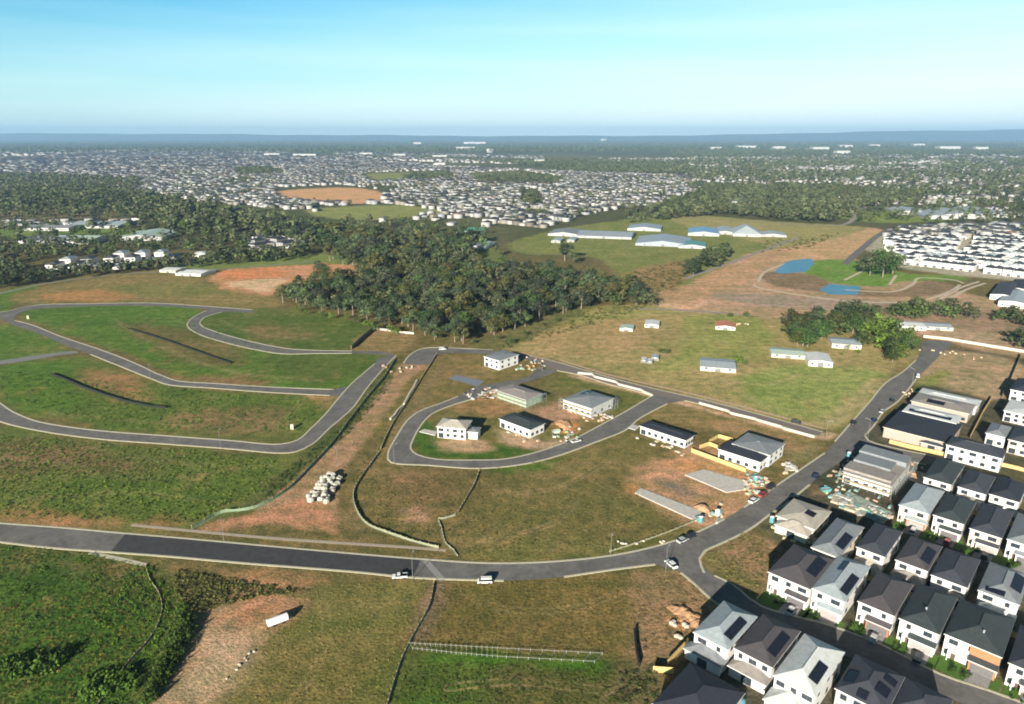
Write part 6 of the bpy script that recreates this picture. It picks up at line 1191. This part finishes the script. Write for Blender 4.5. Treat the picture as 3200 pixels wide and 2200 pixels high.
# ------------------------------------------------------------------ scrub, weeds, yard shrubs
def scrub(poly, n, r0, r1, h, base, d=True, quads=26, seed=0, cut=None):
    r = np.random.RandomState(seed); q = G(Dp(poly) if d else poly); A = np.array(q); p = np.stack([r.uniform(A[:, 0].min(), A[:, 0].max(), n * 3), r.uniform(A[:, 1].min(), A[:, 1].max(), n * 3)], 1); k = inpoly(p, q)
    if cut is not None: k &= wob(p, cut[0], seed + 3) < cut[1]
    p = p[k][:n]; n = len(p); V_, Q_, C_ = leafcloud(quads, [(0, 0, .3, .6), (.4, .2, .2, .45), (-.35, .3, .25, .4), (.1, -.4, .2, .4)], seed, .20 * (26 / quads) ** .5, base, .8, .3)
    rad = 1.2 * r.uniform(r0, r1, (n, 1)); hh = rad * h * r.uniform(.6, 1.3, (n, 1)); th_ = r.uniform(0, 6.28, (n, 1)); c_, s_ = np.cos(th_), np.sin(th_)
    vv = np.stack([(V_[:, 0] * c_ - V_[:, 1] * s_) * rad + p[:, :1], (V_[:, 0] * s_ + V_[:, 1] * c_) * rad + p[:, 1:2], np.maximum(V_[:, 2][None] * hh, -.1)], -1).reshape(-1, 3)
    return vv, (Q_[None] + (np.arange(n) * len(V_))[:, None, None]).reshape(-1, 4), np.clip(C_[None] * r.uniform(.7, 1.35, (n, 1, 1)), .005, 1).reshape(-1, 3)
def scrubs(name, specs, label):
    VS, QS, CS = [], [], []; off = 0
    for i, (a, k_) in enumerate(specs): v, q_, c_ = scrub(*a, seed=i + 3, **k_); VS.append(v); QS.append(q_ + off); off += len(v); CS.append(c_)
    tag(link(name, npmesh(name, np.concatenate(VS), np.concatenate(QS), [leaf_m], col=np.concatenate(CS))), label, 'scrub', kind='stuff')
LL = [(-60,1236),(120,1243),(300,1275),(345,1290),(405,1350),(432,1420),(400,1480),(340,1596),(300,1700),(-60,1700)]
scrubs('undergrowth', [((LL, 4200, .25, .6, .6, (.060, .120, .020)), {'cut': (14, .5)}), ((LL, 700, .5, 1.1, .8, (.075, .14, .022)), {'cut': (9, -.2)}), ((LL, 1500, .25, .6, .7, (.17, .17, .045)), {'cut': (7, .1)}),
  (([(415,1370),(440,1420),(400,1500),(340,1600),(320,1596),(380,1480),(405,1420)], 130, 1.2, 2.1, 1.3, (.05, .09, .018)), {'quads': 60}),
  (([(0,1500),(150,1490),(120,1520),(0,1540)], 50, 1.4, 2.2, 1.3, (.055, .105, .018)), {'quads': 60}), (([(200,1540),(330,1510),(300,1560),(180,1596)], 50, 1.4, 2.2, 1.3, (.055, .105, .018)), {'quads': 60}),
  (([(700,1025),(780,965),(890,845),(900,830),(880,880),(790,985),(700,1060),(600,1140),(590,1110)], 700, .4, .9, .9, (.07, .10, .03)), {}),
  (([(0,985),(640,1040),(600,1110),(440,1185),(0,1170)], 2600, .4, 1.0, .6, (.10, .145, .030)), {'quads': 14}),
  (([(390,1290),(700,1340),(600,1350),(480,1380),(410,1390)], 600, .4, 1.0, .7, (.09, .10, .035)), {'quads': 16}),
  (([(700,1330),(970,1312),(940,1440),(870,1596),(560,1596),(580,1500),(650,1400)], 1100, .25, .6, .45, (.19, .18, .065)), {'quads': 12}),
  (([(1000,1330),(1430,1300),(1450,1500),(1380,1480),(940,1450)], 1300, .25, .6, .5, (.14, .12, .045)), {'quads': 12}),
  (([(930,1500),(1390,1515),(1400,1596),(890,1596)], 700, .3, .7, .5, (.085, .11, .03)), {'quads': 12}), (([(1400,1530),(1500,1500),(1490,1596),(1400,1596)], 60, .4, .9, .8, (.09, .11, .04)), {}),
  (([(820,1080),(1050,1070),(1300,1030),(1450,1000),(1420,1100),(1560,1200),(1250,1265),(1030,1250),(850,1190)], 2000, .3, .7, .5, (.13, .12, .045)), {'quads': 12}),
  (([(0,840),(330,870),(480,890),(740,905),(680,980),(250,970),(0,900)], 1400, .4, .9, .5, (.085, .145, .03)), {'quads': 12}),
  (([(100,715),(420,705),(640,810),(850,815),(780,870),(470,860),(300,800)], 1200, .4, .9, .45, (.075, .145, .028)), {'quads': 12}),
  (([(840,1060),(900,960),(960,860),(1000,820),(990,815),(930,900),(850,1010),(800,1070),(800,1120)], 500, .3, .8, .7, (.12, .12, .045)), {'quads': 14}),
  (([(1180,765),(1300,700),(1480,690),(1400,720),(1300,750),(1120,792)], 400, .7, 1.8, .8, (.09, .10, .035)), {'quads': 20}),
  (([(1590,1262),(1700,1200),(1760,1250),(1735,1330),(1650,1320)], 260, .3, .7, .6, (.13, .13, .05)), {'quads': 14}),
  (([(1560,1300),(1620,1370),(1570,1440),(1450,1500),(1440,1310)], 260, .3, .7, .5, (.15, .12, .055)), {'quads': 12}),
  (([(1420,620),(1560,590),(1560,640),(1490,665)], 160, 1, 2.6, .8, (.07, .085, .03)), {}), (([(1740,545),(1900,530),(1850,560),(1720,575)], 130, 1.5, 3, .7, (.09, .095, .035)), {}),
 ], 'tall weeds and scrub growing over the empty ground')
# yard shrubs of the estate
rg = random.Random(77); sh_m = []
for s_ in range(3):
    V_, Q_, C_ = leafcloud(160, [(0, 0, .45, .42), (.2, .1, .6, .3), (-.15, .15, .3, .35)], s_, .09, (.05, .10, .02)); sh_m.append(npmesh('yard_shrub', V_, Q_, [leaf_m], col=C_))
for (o_, (W_, D_)), k_ in HS:
    if o_.get('group') in (gr1, gr3):
        for j in range(4):
            x, y = loc2w(o_, rg.uniform(-W_/2 + .5, W_/2 - 4.6), -D_/2 - rg.uniform(.8, 5)); s_ = rg.uniform(.8, 1.9); q = link('yard_shrub', sh_m[j % 3], None, (x, y, 0)); q.scale = (s_,) * 3; tag(q, 'small green shrub on a front lawn in the dark roofed estate', 'shrub', 'yard shrubs on the front lawns')
    elif o_.get('group') in (gr2, gr4):
        for j in range(2):
            x, y = loc2w(o_, rg.uniform(-W_/2, W_/2), -D_/2 - rg.uniform(3.2, 5)); s_ = rg.uniform(.8, 1.7); q = link('yard_shrub', sh_m[j % 3], None, (x, y, 0)); q.scale = (s_,) * 3; tag(q, 'small green shrub in a back yard in the dark roofed estate', 'shrub', 'yard shrubs in the back yards')

# ------------------------------------------------------------------ hills on the horizon, then the air
hx = np.linspace(-34000, 34000, 240); Yh = 24000.0
pxs = 1600 + hx / Yh * 2235; yp = np.interp(pxs, [-600, 0, 500, 900, 1600, 2200, 2500, 2800, 3200, 3800], [413, 417, 418, 421, 425, 423, 416, 410, 405, 402])
hh = CAM_H + (429 - yp) * 10.74 + 9 * np.sin(hx / 900) + 7 * np.sin(hx / 370 + 1)
VH, QH = [], []
prof = [(-3500, -1.5), (-2600, .25), (-1500, .62), (-700, .88), (0, 1.0), (900, .8), (3000, -.02)]
for j, (dy, f) in enumerate(prof):
    for i in range(len(hx)): VH.append((hx[i], Yh + dy + 250 * math.sin(hx[i] / 1300 + j), hh[i] * f + (12 * math.sin(hx[i] / 260 + j * 2) if 0 < j < 6 and j != 4 else 0) if f > 0 else -.5))
m_ = len(hx)
for j in range(len(prof) - 1):
    for i in range(m_ - 1): QH.append((j * m_ + i, j * m_ + i + 1, (j + 1) * m_ + i + 1, (j + 1) * m_ + i))
tag(link('hills', npmesh('hills', np.array(VH), np.array(QH), [mat('wooded_hills', (.06,.075,.04), .95, .3, .004)], smooth=True)), kind='structure')
vm = bpy.data.materials.new('air'); vm.use_nodes = True; vn = vm.node_tree.nodes; vl = vm.node_tree.links
for n in list(vn): vn.remove(n)
vo = vn.new('ShaderNodeOutputMaterial'); pv = vn.new('ShaderNodeVolumePrincipled'); pv.inputs['Density'].default_value = HAZE = 5.6e-5; pv.inputs['Color'].default_value = (.38, .66, 1.0, 1); pv.inputs['Anisotropy'].default_value = 0.0
vl.new(pv.outputs[0], vo.inputs['Volume'])
hb = MB(); hb.box(-60000, 60000, -6000, 29500, -1.0, 480, 0, True); ho = hb.build('haze', vm); tag(ho, 'thin blue haze over the far land', 'haze', kind='stuff')
vm.cycles.homogeneous_volume = True
